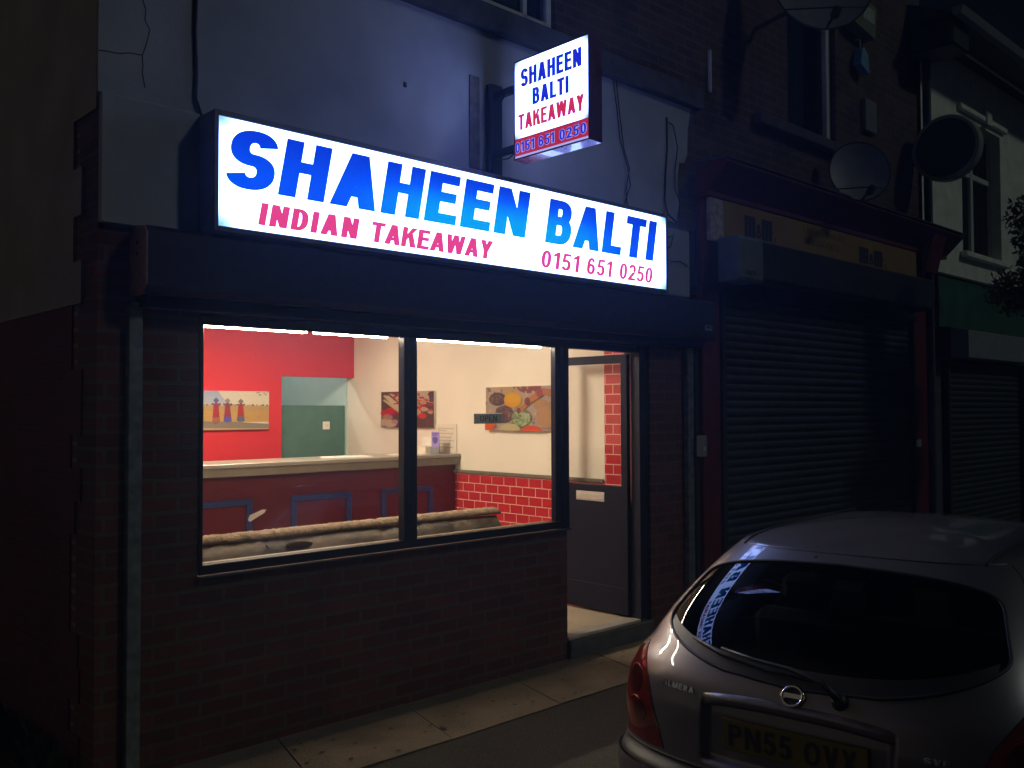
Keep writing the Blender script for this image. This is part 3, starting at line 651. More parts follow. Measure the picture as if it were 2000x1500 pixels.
# ================================================================== MAIN LIGHTBOX SIGN
sg = thing('lightbox_sign', (3.63, -.1, 2.5), 'long glowing white lightbox sign over the shop window with big blue letters', 'sign')
SY = -.205
b = MB().box(1.915, 5.335, -.19, -.036, 2.47, 3.035, .004)
b.box(1.915, 1.938, SY-.004, -.19, 2.47, 3.035, .003).box(5.312, 5.335, SY-.004, -.19, 2.47, 3.035, .003).box(1.938, 5.312, SY-.004, -.19, 3.008, 3.035, .003).box(1.938, 5.312, SY-.004, -.19, 2.47, 2.497, .003)
b.build('sign_case', plain('sign_case', (.13, .13, .17), .45, .3, var=.15), sg)
MB().box(1.939, 5.311, SY, -.1905, 2.498, 3.007).build('sign_face', M['sign_white'], sg)
SH = .185
lt = [("SHAHEEN", .284, front(1.958, 2.687, SY-.0012), dict(width=1.95, shear=SH, t=.255, h=.20, gap=.085)),
      ("BALTI", .282, front(4.080, 2.683, SY-.0012), dict(width=1.082, shear=SH, t=.255, h=.20, gap=.075))]
text_obj('blue_lettering', lt, 0, None, M['lit_blue'], sg)
lt = [("INDIAN", .108, front(2.136, 2.527, SY-.0012), dict(width=.557, shear=SH, t=.27, h=.17, gap=.13)),
      ("TAKEAWAY", .108, front(2.772, 2.526, SY-.0012), dict(width=.858, shear=SH, t=.245, h=.18, gap=.035)),
      ("0151", .110, front(4.042, 2.524, SY-.0012), dict(width=.345, shear=SH*.9, t=.20, h=.155, gap=.12)),
      ("651", .110, front(4.462, 2.524, SY-.0012), dict(width=.247, shear=SH*.9, t=.20, h=.155, gap=.11)),
      ("0250", .110, front(4.790, 2.524, SY-.0012), dict(width=.355, shear=SH*.9, t=.20, h=.155, gap=.09))]
text_obj('pink_lettering', lt, 0, None, M['lit_pink'], sg)

# ================================================================== PROJECTING SIGN
ps = thing('projecting_sign', (3.81, -.57, 3.12), 'square lit sign on brackets sticking out above the long lightbox', 'sign')
PX0, PX1, PY0, PY1, PZ0, PZ1 = 3.757, 3.862, -.868, -.272, 3.118, 3.706
b = MB().box(PX0+.004, PX1-.004, PY0, PY0+.012, PZ0, PZ1).box(PX0+.004, PX1-.004, PY1-.012, PY1, PZ0, PZ1).box(PX0+.004, PX1-.004, PY0+.012, PY1-.012, PZ1-.012, PZ1)
for x in (PX0, PX1-.0039):
    b.box(x, x+.0039, PY0, PY0+.009, PZ0, PZ1).box(x, x+.0039, PY1-.009, PY1, PZ0, PZ1).box(x, x+.0039, PY0+.009, PY1-.009, PZ1-.009, PZ1).box(x, x+.0039, PY0+.009, PY1-.009, PZ0, PZ0+.009)
b.build('sign_case', M['maroon'], ps)
MB().box(PX0+.004, PX1-.004, PY0+.012, PY1-.012, PZ0, PZ0+.011).build('bottom_plate', M['sign_bottom'], ps)
ZR = 3.242
def face(xs, sgn):
    x_in, x_out = (xs, xs+.003) if sgn < 0 else (xs-.003, xs)
    MB().box(x_in, x_out, PY0+.009, PY1-.009, ZR, PZ1-.009).build('sign_face', M['sign_white2'], ps)
    MB().box(x_in, x_out, PY0+.009, PY1-.009, PZ0+.022, ZR-.0003).build('red_band', M['lit_redband'], ps)
    MB().box(x_in, x_out, PY0+.009, PY1-.009, PZ0+.009, PZ0+.0215).build('pale_strip', M['lit_lilac'], ps)
    xf = xs-.0012 if sgn < 0 else xs+.0012
    # left face is read with +y at the left; right face mirrored
    def pl(y0, z0, e=0): return (lambda x, y, d: (xf-e, y0-x, z0+y)) if sgn < 0 else (lambda x, y, d: (xf+e, y0+x, z0+y))
    def Y(y, w): return y if sgn < 0 else (PY0+PY1)-y
    T = dict(t=.28, h=.18, gap=.075)
    text_obj('blue_lettering', [("SHAHEEN", .106, pl(Y(-.330, .48), 3.540), dict(width=.482, **T)), ("BALTI", .098, pl(Y(-.427, .29), 3.414), dict(width=.288, **T))], 0, None, M['lit_navy'], ps)
    text_obj('red_lettering', [("TAKEAWAY", .093, pl(Y(-.308, .52), 3.288), dict(width=.522, t=.27, h=.17, gap=.04))], 0, None, M['lit_red'], ps)
    for nm, m_, ex, e in (('number_outline', M['lit_lilac'], .10, 0), ('number_lettering', M['lit_navy'], 0, .0012)):
        text_obj(nm, [("0151", .060+ex*.05, pl(Y(-.284, 0)+(ex*.03*(-sgn)), 3.158-ex*.025, e), dict(width=.158+ex*.06, t=.20+ex*1.1, h=.16+ex*1.1, gap=.13-ex*.6)),
                      ("651", .060+ex*.05, pl(Y(-.477, 0)+(ex*.03*(-sgn)), 3.158-ex*.025, e), dict(width=.125+ex*.06, t=.20+ex*1.1, h=.16+ex*1.1, gap=.13-ex*.6)),
                      ("0250", .060+ex*.05, pl(Y(-.642, 0)+(ex*.03*(-sgn)), 3.158-ex*.025, e), dict(width=.203+ex*.06, t=.20+ex*1.1, h=.16+ex*1.1, gap=.12-ex*.6))], 0, None, m_, ps)
face(PX0+.001, -1); face(PX1-.001, 1)
MB().box(3.79, 3.83, PY1-.001, -.06, 3.55, 3.59, .003).tube([(3.80, -.075, 3.5), (3.80, -.16, 3.56)], .008, 6).build('bracket_arm', M['navy_frame'], ps)
MB().box(3.79, 3.83, PY1-.001, -.06, 3.19, 3.23, .003).build('bracket_arm', M['navy_frame'], ps)
MB().box(3.765, 3.862, -.06, -.0185, 3.07, 3.64, .003).build('wall_plate', M['navy_frame'], ps)
MB().tube([(3.79, PY1+.0, 3.19), (3.78, -.20, 3.15), (3.775, -.12, 3.155), (3.77, -.062, 3.185)], .004, 6).build('cable', M['cable'], ps)

# cables on the wall: each one a thing
def cable(pts, r, label, group='cables hanging on the front wall'):
    o = MB().tube(pts, r, 6).build('cable', M['cable'], None, base=Vector(pts[-1]))
    return tag(o, label, 'cable', group)
Yc = -.026
cable([(1.905, Yc, 3.96), (1.908, Yc-.004, 3.7), (1.902, Yc, 3.45), (1.91, Yc, 3.25), (1.905, Yc-.003, 3.12), (1.93, Yc, 3.06), (1.935, Yc-.01, 3.035)], .009, 'black cable running straight down to the left end of the lit sign')
cable([(4.958, Yc, 3.965), (4.99, Yc-.008, 3.75), (5.03, Yc, 3.55), (5.10, Yc-.01, 3.36), (5.14, Yc, 3.25), (5.07, Yc-.01, 3.12), (5.05, Yc-.02, 3.04)], .004, 'thin black cable bowing right above the end letters of the long sign')
cable([(4.985, Yc-.004, 3.965), (5.02, Yc-.01, 3.7), (5.07, Yc, 3.5), (5.11, Yc-.016, 3.36), (5.09, Yc, 3.2), (5.10, Yc-.01, 3.05)], .004, 'thin black cable running straighter just right of the bowing one')
cable([(5.575, Yc, 3.83), (5.578, Yc, 3.6), (5.555, Yc, 3.4), (5.545, Yc, 3.2), (5.56, Yc-.01, 3.10), (5.66, Yc-.02, 3.05)], .007, 'grey furred cable dropping vertically near the right edge of the render')
cable([(5.60, Yc, 3.80), (5.64, Yc-.01, 3.78), (5.68, Yc-.02, 3.62), (5.67, Yc, 3.45), (5.655, Yc-.01, 3.3), (5.70, Yc-.02, 3.22), (5.72, Yc-.01, 3.08)], .005, 'looped black cable nearest the right edge of the render')
cable([(5.42, -.045, 2.94), (5.55, -.05, 2.92), (5.62, -.045, 2.95), (5.58, -.05, 2.86), (5.48, -.045, 2.80), (5.56, -.05, 2.74), (5.70, -.045, 2.76), (5.80, -.045, 2.73)], .005, 'tangled cable end on the small render panel right of the sign')

# ================================================================== INSIDE THE SHOP
def tube_light(x0, x1, label):
    t = thing('strip_light', ((x0+x1)/2, .10, 2.07), label, 'light', 'strip lights under the window head')
    MB().tube([(x0+.02, .095, 2.062), (x1-.02, .095, 2.062)], .010, 10).build('tube', M['tube'], t)
    MB().box(x0, x1, .075, .115, 2.074, 2.098, .003).build('fitting', M['white_pvc'], t)
tube_light(1.985, 2.60, 'glowing strip light at the far left under the window head')
tube_light(2.605, 3.12, 'glowing strip light just left of the middle mullion')
tube_light(3.245, 4.36, 'glowing strip light under the head of the right pane')
cl = thing('ceiling_light', (3.4, 2.0, 2.75), 'single tube ceiling light in the middle of the shop', 'light')
MB().box(2.75, 4.05, 1.93, 2.07, 2.71, 2.751, .004).box(2.75, 4.05, 1.93, 1.936, 2.672, 2.7095).box(2.75, 4.05, 2.064, 2.07, 2.676, 2.7095).build('fitting', M['white_pvc'], cl)
ck = thing('ceiling_light', (4.3, 4.65, 2.75), 'single tube ceiling light in the back kitchen', 'light')
MB().box(3.8, 4.9, 4.60, 4.70, 2.71, 2.751, .004).build('fitting', M['white_pvc'], ck)
MB().tube([(3.85, 4.65, 2.695), (4.85, 4.65, 2.695)], .014, 10).build('tube', M['kitchen_lamp'], ck)
MB().tube([(2.8, 2.0, 2.695), (4.0, 2.0, 2.695)], .014, 10).build('tube', M['ceiling_lamp'], cl)

co = thing('shop_counter', (4, 2.3, .146), 'long counter with pale top and red front across the shop', 'counter')
MB().box(2.2, XR-.001, 2.15, 2.68, 1.225, 1.255, .004).build('counter_top', M['counter_top'], co)
MB().box(2.2, XR-.02, 2.152, 2.172, 1.160, 1.2245, .004).build('counter_edge', M['counter_edge'], co)
MB().box(2.22, XR-.013, 2.22, 2.26, .147, 1.2245).build('front_panel', M['counter_red'], co)
def bf(x0, x1, z1=.985):
    y0, y1 = 2.196, 2.2195; w = .045; b = MB()
    b.box(x0, x1, y0, y1, z1-w, z1, .004).box(x0, x0+w, y0, y1, .35, z1-w, .004).box(x1-w, x1, y0, y1, .35, z1-w, .004).box(x0, x1, y0, y1, .30, .35, .004)
    b.box(x0+.012, x1-.012, y0-.006, y0-.0005, z1-.022, z1-.014); return b.build('blue_moulding', M['blue_trim'], co)
bf(2.82, 3.39); bf(3.72, 4.27); bf(4.575, 5.12)
# sofa back below the window
so = thing('sofa', (3.1, .5, .146), 'worn brown sofa seen from behind through the window', 'sofa')
def sofa():
    n = 70; b = MB(); x0, x1 = 1.80, 4.13
    seam = 3.20
    for i in range(n+1):
        x = x0+(x1-x0)*i/n; g = math.exp(-((x-seam)/.03)**2)*.014
        e = .02 if i in (0, n) else 0
        zt = .966+.003*math.sin(x*9)+random.uniform(-.002, .002)-g-e
        ring = [(.16+e, .50), (.19+g+e+.004*math.sin(x*11), .80), (.222+g+e+.006*math.sin(x*17+1), zt-.06), (.268+g+e, zt-.002), (.40, zt-.02), (.45, .6)]
        for (y, z) in ring: b.v.append((x, y, z))
    m_ = 6
    for i in range(n):
        for j in range(m_-1): k = i*m_+j; b.f.append((k, k+m_, k+m_+1, k+1)); b.c.append(None)
    b.f.append(tuple(range(m_))); b.f.append(tuple(n*m_+j for j in range(m_))); b.c += [None, None]
    b.build('backrest', M['leather'], so, smooth=True)
    b = MB(); n = 240
    for i in range(n+1):
        x = x0+.002+(x1-x0-.004)*i/n; g = math.exp(-((x-seam)/.015)**2)*.02
        r = random.uniform(-.004, .004)
        for (y, z) in ((.262+r*.8+g, .966), (.253+r+g, .980+r-g), (.275, 1.0+r*1.2-g), (.32, 1.006+random.uniform(-.003, .003)-g), (.37, 1.0+r-g), (.40, .95)): b.v.append((x, y, z))
    for i in range(n):
        for j in range(5): k = i*6+j; b.f.append((k, k+6, k+7, k+1)); b.c.append(None)
    b.f.append(tuple(range(6))); b.f.append(tuple(n*6+j for j in range(6))); b.c += [None, None]
    b.build('top_roll', M['leather_pile'], so, smooth=True)
    MB().box(1.82, 4.1, .45, 1.05, .25, .55, .04).build('seat', M['leather'], so)
    MB().tube([(2.43, .242, .94), (2.44, .224, .905), (2.46, .20, .83)], .004, 5).build('seam', M['cable'], so)
    b = MB()
    pts = [(2.62+.075*math.cos(q), .922+.020*math.sin(q)*(1 if math.sin(q) < 0 else .8)) for q in [2*math.pi*i/20 for i in range(20)]]
    b.prism([(p[0], p[1]) for p in pts], 1, .212, .25); b.build('worn_patch', plain('dark_patch', (.035, .015, .007), .15), so)
sofa()
# paper tab stuck to the glass
o = MB().prism([(2.212, 1.105), (2.222, 1.128), (2.290, 1.150), (2.312, 1.149), (2.300, 1.133), (2.222, 1.095)], 1, .0225, .0245).build('paper_tab', M['tab'], None, base=Vector((2.26, .0235, 1.12)))
tag(o, 'small torn white paper tab stuck low on the left window pane', 'paper')
# OPEN plate
op = thing('open_sign', (3.9, .12, 1.6), 'grey plate reading OPEN hanging behind the right window pane', 'sign')
MB().box(3.778, 4.018, .118, .122, 1.559, 1.623, .002).build('plate', M['plate_grey'], op)
text_obj('lettering', 'OPEN', .037, front(3.826, 1.573, .1172), M['plate_ink'], op, width=.145, t=.17, h=.10, gap=.12)

# pictures ---------------------------------------------------------
def ell(cx, cy, rx, ry, n=16, jit=0): return [(cx+rx*math.cos(2*math.pi*i/n)*(1+random.uniform(-jit, jit)), cy+ry*math.sin(2*math.pi*i/n)*(1+random.uniform(-jit, jit))) for i in range(n)]
def picture(root_loc, label, x0, w, h, items, place, depthbox):
    t = thing('canvas_picture', root_loc, label, 'picture', 'canvas pictures on the shop walls')
    depthbox.build('canvas', M['canvas_edge'], t)
    b = MB()
    for i, (poly, col) in enumerate(items):
        poly = [(min(1, max(0, p[0])), min(1, max(0, p[1]))) for p in poly]
        g_ = sum(col)/3; b.face([place(p[0]*w, p[1]*h, .0006+i*.00004) for p in poly], tuple(max(.004, (g_+(q-g_)*1.25)*.62) for q in col))
    me = bpy.data.meshes.new('print'); me.from_pydata(b.v, [], b.f); me.update()
    ca = me.color_attributes.new('Col', 'FLOAT_COLOR', 'CORNER')
    for p in me.polygons:
        for li in p.loop_indices: ca.data[li].color = (*b.c[p.index], 1)
    me.materials.append(M['picture'])
    o = bpy.data.objects.new('print', me); sc.collection.objects.link(o); o.parent = t; o.location = -world_base(t)
# 1: desert with three figures carrying pots
I = []
for i in range(8):
    k = i/7; I.append((rect(0, .38+.62*i/8, 1, .38+.62*(i+1)/8), (.66-.22*k, .62-.14*k, .58+.02*k)))
I.append(([(.35, 1), (1, 1), (1, .55), (.5, .6)], (.78, .70, .58)))
I.append(([(.6, .98), (1, .95), (1, .6), (.7, .62)], (.84, .74, .58)))
I.append((rect(0, .2, 1, .62), (.62, .38, .15))); I.append((rect(0, .48, 1, .61), (.55, .36, .17)))
for i in range(26):
    x = random.random(); I.append((ell(x, .63+random.random()*.01, random.uniform(.005, .02), random.uniform(.008, .035), 8, .3), (.22, .17, .11)))
for i in range(14): I.append((ell(random.random(), random.uniform(.3, .55), random.uniform(.01, .05), .008, 8, .2), (.45, .27, .10)))
I.append(([(0, .26), (.25, .22), (.6, .20), (1, .14), (1, 0), (0, 0)], (.30, .24, .19))); I.append(([(0, .06), (.4, .045), (.8, .03), (1, .03), (1, 0), (0, 0)], (.60, .42, .24)))
for i in range(8): x = random.uniform(.8, .99); I.append((ell(x, random.uniform(.9, .99), .012, .02, 7, .3), (.35, .30, .26)))
def fig(x, zb, zt, pot, cloth, skirt):
    hh = zt-zb
    I.append(([(x-.048, zb+.03), (x+.052, zb+.03), (x+.035, zb+hh*.55), (x+.03, zb+hh*.78), (x-.03, zb+hh*.78), (x-.035, zb+hh*.55)], cloth))
    I.append(([(x-.048, zb+.03), (x+.052, zb+.03), (x+.045, zb+hh*.26), (x-.042, zb+hh*.26)], skirt))
    I.append((rect(x-.02, zb, x-.005, zb+.04), (.15, .07, .05))); I.append((rect(x+.008, zb, x+.022, zb+.04), (.15, .07, .05)))
    I.append((ell(x, zb+hh*.83, .016, .055, 10), cloth))
    I.append(([(x-.06, zb+hh*.76), (x-.05, zb+hh*.83), (x-.01, zb+hh*.80), (x-.02, zb+hh*.74)], (.16, .10, .08)))
    I.append(([(x+.06, zb+hh*.76), (x+.05, zb+hh*.83), (x+.01, zb+hh*.80), (x+.02, zb+hh*.74)], (.16, .10, .08)))
    I.append((ell(x, zb+hh*.93, .034, .045, 12), pot)); I.append((ell(x, zb+hh*1.0, .012, .03, 8), pot))
fig(.33, .15, .80, (.12, .16, .38), (.42, .05, .06), (.40, .16, .12)); fig(.47, .18, .79, (.30, .30, .26), (.34, .06, .08), (.16, .13, .45)); fig(.635, .19, .77, (.24, .21, .18), (.45, .06, .06), (.14, .17, .26))
picture((4.0, 3.82, 1.47), 'desert picture with three figures on the red back wall', 0, .80, .36, [([(p[0]*.80+.20*0, p[1]) for p in q], c) if 0 else (q, c) for q, c in I],
        lambda x, y, d: (3.612+x, 3.8195-d, 1.472+y), MB().box(3.612, 4.412, 3.82, 3.849, 1.472, 1.832, .002))
# side wall pictures: along y from far (left in view) to near
def side(yfar, z0): return lambda x, y, d: (XR-.0305-d, yfar-x, z0+y)
I = [(rect(0, 0, 1, 1), (.14, .06, .05))]
for i in range(60): I.append((ell(random.uniform(.2, 1), random.uniform(0, .4), random.uniform(.01, .03), random.uniform(.01, .03), 7, .3), random.choice([(.10, .05, .045), (.16, .09, .08), (.20, .12, .10), (.08, .04, .04)])))
I.append(([(.55, 1), (1, 1), (1, .66), (.72, .75)], (.62, .52, .38)))
for i in range(90):
    x, y = random.uniform(.25, .98), random.uniform(.35, .92)
    if y > 1.15-.5*abs(x-.45): continue
    I.append((ell(x, y, random.uniform(.02, .07), random.uniform(.015, .05), 8, .3), random.choice([(.50, .03, .04), (.62, .05, .05), (.40, .02, .04), (.35, .03, .18), (.55, .40, .25), (.66, .10, .07)])))
I.append(([(.92, .98), (1, .98), (1, .68), (.93, .7)], (.12, .07, .08)))
for (x, y, r, c) in ((.08, .40, .10, (.6, .05, .04)), (.20, .46, .11, (.62, .06, .04)), (.14, .28, .10, (.50, .28, .20)), (.05, .12, .12, (.66, .50, .36)), (.2, .1, .12, (.70, .52, .38)), (.28, .15, .07, (.6, .3, .3)), (.70, .42, .09, (.62, .50, .30)), (.84, .50, .07, (.66, .48, .34)), (.80, .32, .08, (.7, .09, .05)), (.95, .42, .05, (.66, .42, .26))): I.append((ell(x, y, r, r*.9, 12, .12), c))
for (a, c_) in ((((.05, .88), (.09, .92), (.55, .38), (.48, .28)), (.74, .60, .38)), (((.17, .94), (.22, .95), (.62, .62), (.55, .5)), (.76, .62, .40)), (((.04, .76), (.08, .79), (.5, .40), (.44, .32)), (.70, .55, .34)), (((.10, .88), (.16, .90), (.50, .48), (.42, .38)), (.78, .66, .46))): I.append((list(a), c_))
for i in range(5): I.append((ell(random.uniform(.18, .4), random.uniform(.62, .88), .03, .025, 7, .35), (.55, .05, .05)))
picture((XR-.02, 2.9, 1.48), 'square picture of red petals and pale sticks behind the window mullion', 0, .83, .345, I,
        side(3.33, 1.483), MB().box(XR-.030, XR-.001, 2.50, 3.33, 1.483, 1.828, .002))
I = [(rect(0, 0, 1, 1), (.52, .42, .36)), ([(.0, 0), (.0, 1), (.06, 1), (.03, .5), (.08, 0)], (.50, .38, .26)), (ell(.17, 1.0, .09, .13, 14), (.60, .44, .30)), (ell(.35, .98, .14, .14, 16), (.56, .40, .22)), (ell(.62, 1.0, .17, .16, 16), (.28, .08, .06)),
     *[(ell(random.random(), random.random(), random.uniform(.01, .03), random.uniform(.02, .05), 7, .35), random.choice([(.42, .33, .27), (.60, .50, .42), (.34, .22, .14), (.66, .50, .30), (.24, .17, .14)])) for _ in range(110)],
     (ell(.18, .72, .125, .155, 20), (.10, .06, .05))]
for i in range(34):
    a, r = random.random()*6.28, random.random()**.5
    I.append((ell(.18+.105*r*math.cos(a), .71+.12*r*math.sin(a), .015, .028, 7, .2), random.choice([(.13, .07, .06), (.18, .11, .09), (.09, .05, .045), (.24, .16, .13)])))
I += [(ell(.40, .70, .125, .18, 22), (.78, .40, .04)), (ell(.40, .73, .09, .10, 16, .1), (.82, .46, .06)), (ell(.28, .37, .135, .20, 20), (.11, .07, .07))]
for i in range(46):
    a, r = random.random()*6.28, random.random()**.5
    I.append((ell(.28+.115*r*math.cos(a), .38+.165*r*math.sin(a), .018, .033, 7, .15), random.choice([(.14, .07, .07), (.20, .11, .10), (.10, .05, .05), (.28, .19, .17)])))
I += [(ell(.52, .29, .14, .215, 22), (.20, .20, .12))]
for i in range(60):
    a, r = random.random()*6.28, random.random()**.5
    I.append((ell(.52+.115*r*math.cos(a), .28+.175*r*math.sin(a), .025, .035, 6, .35), random.choice([(.34, .42, .22), (.44, .52, .30), (.26, .34, .16), (.50, .56, .36)])))
I += [(ell(.36, .03, .15, .13, 16), (.62, .56, .34)), (ell(.66, .0, .14, .12, 16), (.80, .14, .04)), (ell(.05, .10, .09, .12, 14), (.80, .17, .05)), (ell(.80, .58, .10, .13, 14), (.50, .30, .16)), (ell(.86, .30, .13, .24, 18), (.55, .33, .18)),
      ([(.47, .48), (.50, .40), (.62, .56), (.60, .66)], (.55, .24, .10)), ([(.58, .70), (.62, .58), (.82, .78), (.80, .92)], (.55, .24, .10)), (ell(.49, .45, .03, .07, 12), (.24, .07, .05)), (ell(.61, .66, .04, .09, 12), (.22, .06, .05)), (ell(.78, .84, .05, .10, 12), (.35, .09, .07)),
      ([(.80, .95), (1, .9), (1, .7), (.83, .8)], (.50, .22, .12)), (ell(.97, .55, .08, .14, 12), (.45, .30, .2))]
picture((XR-.02, 1.35, 1.47), 'picture of spices in bowls behind the right window pane', 0, .86, .37, I,
        side(1.78, 1.472), MB().box(XR-.030, XR-.001, .92, 1.78, 1.472, 1.842, .002))
# light switch on the hatch board
ls = thing('light_switch', (5.16, 3.99, 1.5), 'square white switch on the green board behind the counter', 'switch')
MB().box(5.118, 5.198, 3.990, 3.9995, 1.455, 1.535, .002).build('switch_plate', M['paper'], ls)
MB().box(5.146, 5.156, 3.986, 3.9897, 1.485, 1.505).box(5.164, 5.174, 3.986, 3.9897, 1.485, 1.505).build('rocker', M['white_pvc'], ls)
# things on the counter
def paper(pts, label):
    o = MB().prism(pts, 2, 1.2553, 1.2575).build('paper_sheet', M['paper'], None, base=Vector((pts[0][0], pts[0][1], 1.2553)))
    tag(o, label, 'paper', 'papers lying on the counter')
paper([(4.10, 2.36), (4.55, 2.30), (4.62, 2.55), (4.2, 2.6)], 'white sheet of paper lying on the counter before the green board')
paper([(4.78, 2.32), (5.18, 2.30), (5.2, 2.52), (4.86, 2.56)], 'white sheet of paper lying on the counter left of the mullion')
no = thing('notice', (5.39, 2.25, 1.26), 'pale printed notice standing against the wall at the counter end', 'notice')
MB().box(XR-.012, XR-.004, 2.20, 2.50, 1.2557, 1.52, .001).build('sheet', M['cream_plastic'], no)
def sideN(yfar, z0, xx): return lambda x, y, d: (xx, yfar-x, z0+y)
b = MB()
for (z, w0) in ((1.485, .22), (1.465, .12), (1.44, .20), (1.405, .18), (1.375, .21), (1.345, .17), (1.315, .2)):
    y = 2.46
    while y > 2.46-w0:
        w = random.uniform(.012, .03); b.box(XR-.0128, XR-.0122, y-w, y, z-.012, z); y -= w+.008
b.build('print_lines', M['faint_ink'], no)
hd = thing('leaflet_holder', (5.25, 2.42, 1.2555), 'cream leaflet box on the counter end', 'holder')
MB().box(5.19, 5.33, 2.40, 2.56, 1.2557, 1.32, .003).build('box', M['cream_plastic'], hd)
MB().box(5.27, 5.31, 2.41, 2.55, 1.3205, 1.40, .003).build('leaflets', M['paper'], hd)
lf = thing('leaflet_stand', (5.25, 2.3, 1.2555), 'lilac takeaway leaflet upright in a clear stand on the counter', 'leaflet')
MB().box(5.24, 5.245, 2.265, 2.375, 1.2557, 1.452, .001).build('leaflet', M['lilac'], lf)
MB().box(5.232, 5.2385, 2.26, 2.38, 1.2557, 1.315, .001).build('stand', M['grey_pvc'], lf)
MB().prism([(2.32+.036*math.cos(q)+.006*math.sin(2*q), 1.375+.032*math.sin(q)) for q in [2*math.pi*i/14 for i in range(14)]], 0, 5.2388, 5.2396).box(5.2388, 5.2396, 2.275, 2.365, 1.428, 1.438).box(5.2388, 5.2396, 2.30, 2.35, 1.415, 1.421).build('print', M['lilac_dark'], lf)

# ================================================================== NEIGHBOURING SHOP
nb = thing('neighbour_shop', (8.1, .1, 0), 'dark brick shop with red cornice right of the takeaway', 'building')
X2 = 10.2
pt = lambda mb, n, m, **k: mb.build(n, m, nb, **k)
b = MB().box(XB+.001, 7.38, 0, .24, 3.4, 7.2).box(7.38, 8.26, 0, .24, 3.4, 4.12).box(8.26, X2, 0, .24, 3.4, 7.2).box(7.38, 8.26, 0, .24, 5.7, 7.2); pt(b, 'brick_wall', M['brick2'])
pt(MB().box(XB+.001, X2, .002, .24, 2.6, 3.4), 'fascia_backing', M['dark_stone'])
pt(MB().box(X2-.24, X2, .241, 8, 0, 7.2).box(XB+.001, X2-.24, 7.8, 8, 0, 7.2), 'party_wall', M['brick_side'])
pt(MB().box(XB+.001, X2+.02, -.12, 8.1, 7.201, 7.3), 'roof', M['roof_slate'])
w2 = MB().box(7.38, 7.42, .05, .11, 4.14, 5.7, .004).box(8.14, 8.185, .03, .11, 4.14, 5.7, .006).box(7.42, 8.14, .05, .11, 4.14, 4.19, .004).box(7.42, 8.14, .05, .11, 5.62, 5.7).box(8.185, 8.26, .05, .11, 4.14, 5.7)
wo2 = pt(w2, 'upstairs_window', M['white_pvc'])
MB().box(7.42, 8.14, .075, .08, 4.19, 5.62).build('pane', M['dark_glass'], wo2)
b = MB(); n = 60
for i in range(n+1):
    x = 7.42+.50*i/n; y = .17+.018*math.sin(i*1.15)+.008*math.sin(i*2.3); b.v += [(x+.04, y, 5.7), (x-.0*i, y, 4.2)]
for i in range(n): b.f.append((2*i, 2*i+1, 2*i+3, 2*i+2)); b.c.append(None)
b.build('curtain', M['curtain'], wo2, smooth=True)
pt(MB().box(7.3, 8.4, .3, .32, 4.0, 5.8), 'room_back', M['room_dark'])
pt(MB().box(6.80, 8.36, -.09, -.001, 4.04, 4.138, .01), 'window_sill', M['dark_stone'])
# cornice, sloping red band below a lead edge
pt(MB().prism([(-.001, 3.55), (-.28, 3.545), (-.30, 3.52), (-.28, 3.50), (-.11, 3.335), (-.11, 3.30), (-.001, 3.30)], 0, 5.97, 10.56), 'cornice', M['red_paint'])
pt(MB().prism([(-.001, 3.58), (-.31, 3.562), (-.31, 3.55), (-.001, 3.551)], 0, 5.96, 10.58), 'lead_flashing', M['dark_stone'])
pt(MB().prism([(-.26, 3.48), (-.12, 3.33), (-.12, 3.10), (-.16, 3.10), (-.20, 3.28)], 0, 9.86, 10.18), 'console_bracket', M['red_paint'])
pt(MB().box(5.965, 6.20, -.055, -.001, .0, 3.29, .006), 'pilaster', M['red_paint']); pt(MB().box(9.80, 10.12, -.055, -.001, 0, 3.09, .006), 'pilaster', M['red_paint'])
pt(MB().tube([(10.19, -.07, 0), (10.19, -.07, 5.7)], .045, 10), 'downpipe', M['dark_stone'])
fs = thing('shop_fascia_sign', (8, -.1, 2.96), 'yellow shop sign board with dark lettering under the red cornice', 'sign')
MB().box(6.21, 9.79, -.098, -.056, 2.96, 3.292, .004).build('board', M['yellow_sign'], fs)
MB().box(6.03, 6.209, -.098, -.0565, 2.96, 3.292, .004).build('pale_end', plain('faded_cream', (.36, .30, .24), .6, var=.5, vs=22), fs)
text_obj('dark_lettering', [("m&m", .185, front(6.50, 3.045, -.099), dict(width=.42, t=.30, h=.2, gap=.04)), ("'s", .1, front(6.93, 3.045, -.099), dict(width=.06)), ("m&m", .165, front(8.49, 3.045, -.099), dict(width=.50, t=.30, h=.2, gap=.04)), ("'s", .1, front(9.0, 3.045, -.099), dict(width=.07))], 0, None, M['sign_ink'], fs)
text_obj('small_lettering', [("CAKES", .055, front(7.44, 3.20, -.099), dict(width=.27, t=.17, h=.15)), ("&", .055, front(7.76, 3.20, -.099), dict(width=.04, t=.17, h=.15)), ("SNACKS", .055, front(7.85, 3.20, -.099), dict(width=.34, t=.17, h=.15)), ("NEWSAGENTS", .055, front(7.45, 3.10, -.099), dict(width=.64, t=.17, h=.15))], 0, None, M['sign_ink_soft'], fs)
s2 = thing('roller_shutter', (8, -.1, 0), 'wide closed grey slatted shutter of the shop with the red pilasters', 'shutter')
MB().prism([(-.101, 2.66), (-.27, 2.66), (-.285, 2.68), (-.285, 2.96), (-.27, 2.975), (-.101, 2.975)], 0, 6.45, 9.76).build('shutter_box', M['galv_dark'], s2)
eb = MB().prism([(-.101, 2.64), (-.28, 2.64), (-.295, 2.66), (-.295, 2.96), (-.28, 2.982), (-.101, 2.982)], 0, 6.12, 6.4495).build('end_cover', plain('end_cover_grey', (.13, .15, .16), .5), s2)
text_obj('maker_text', 'OMER', .035, front(6.19, 2.685, -.2965), M['ink'], eb, width=.16, t=.2)
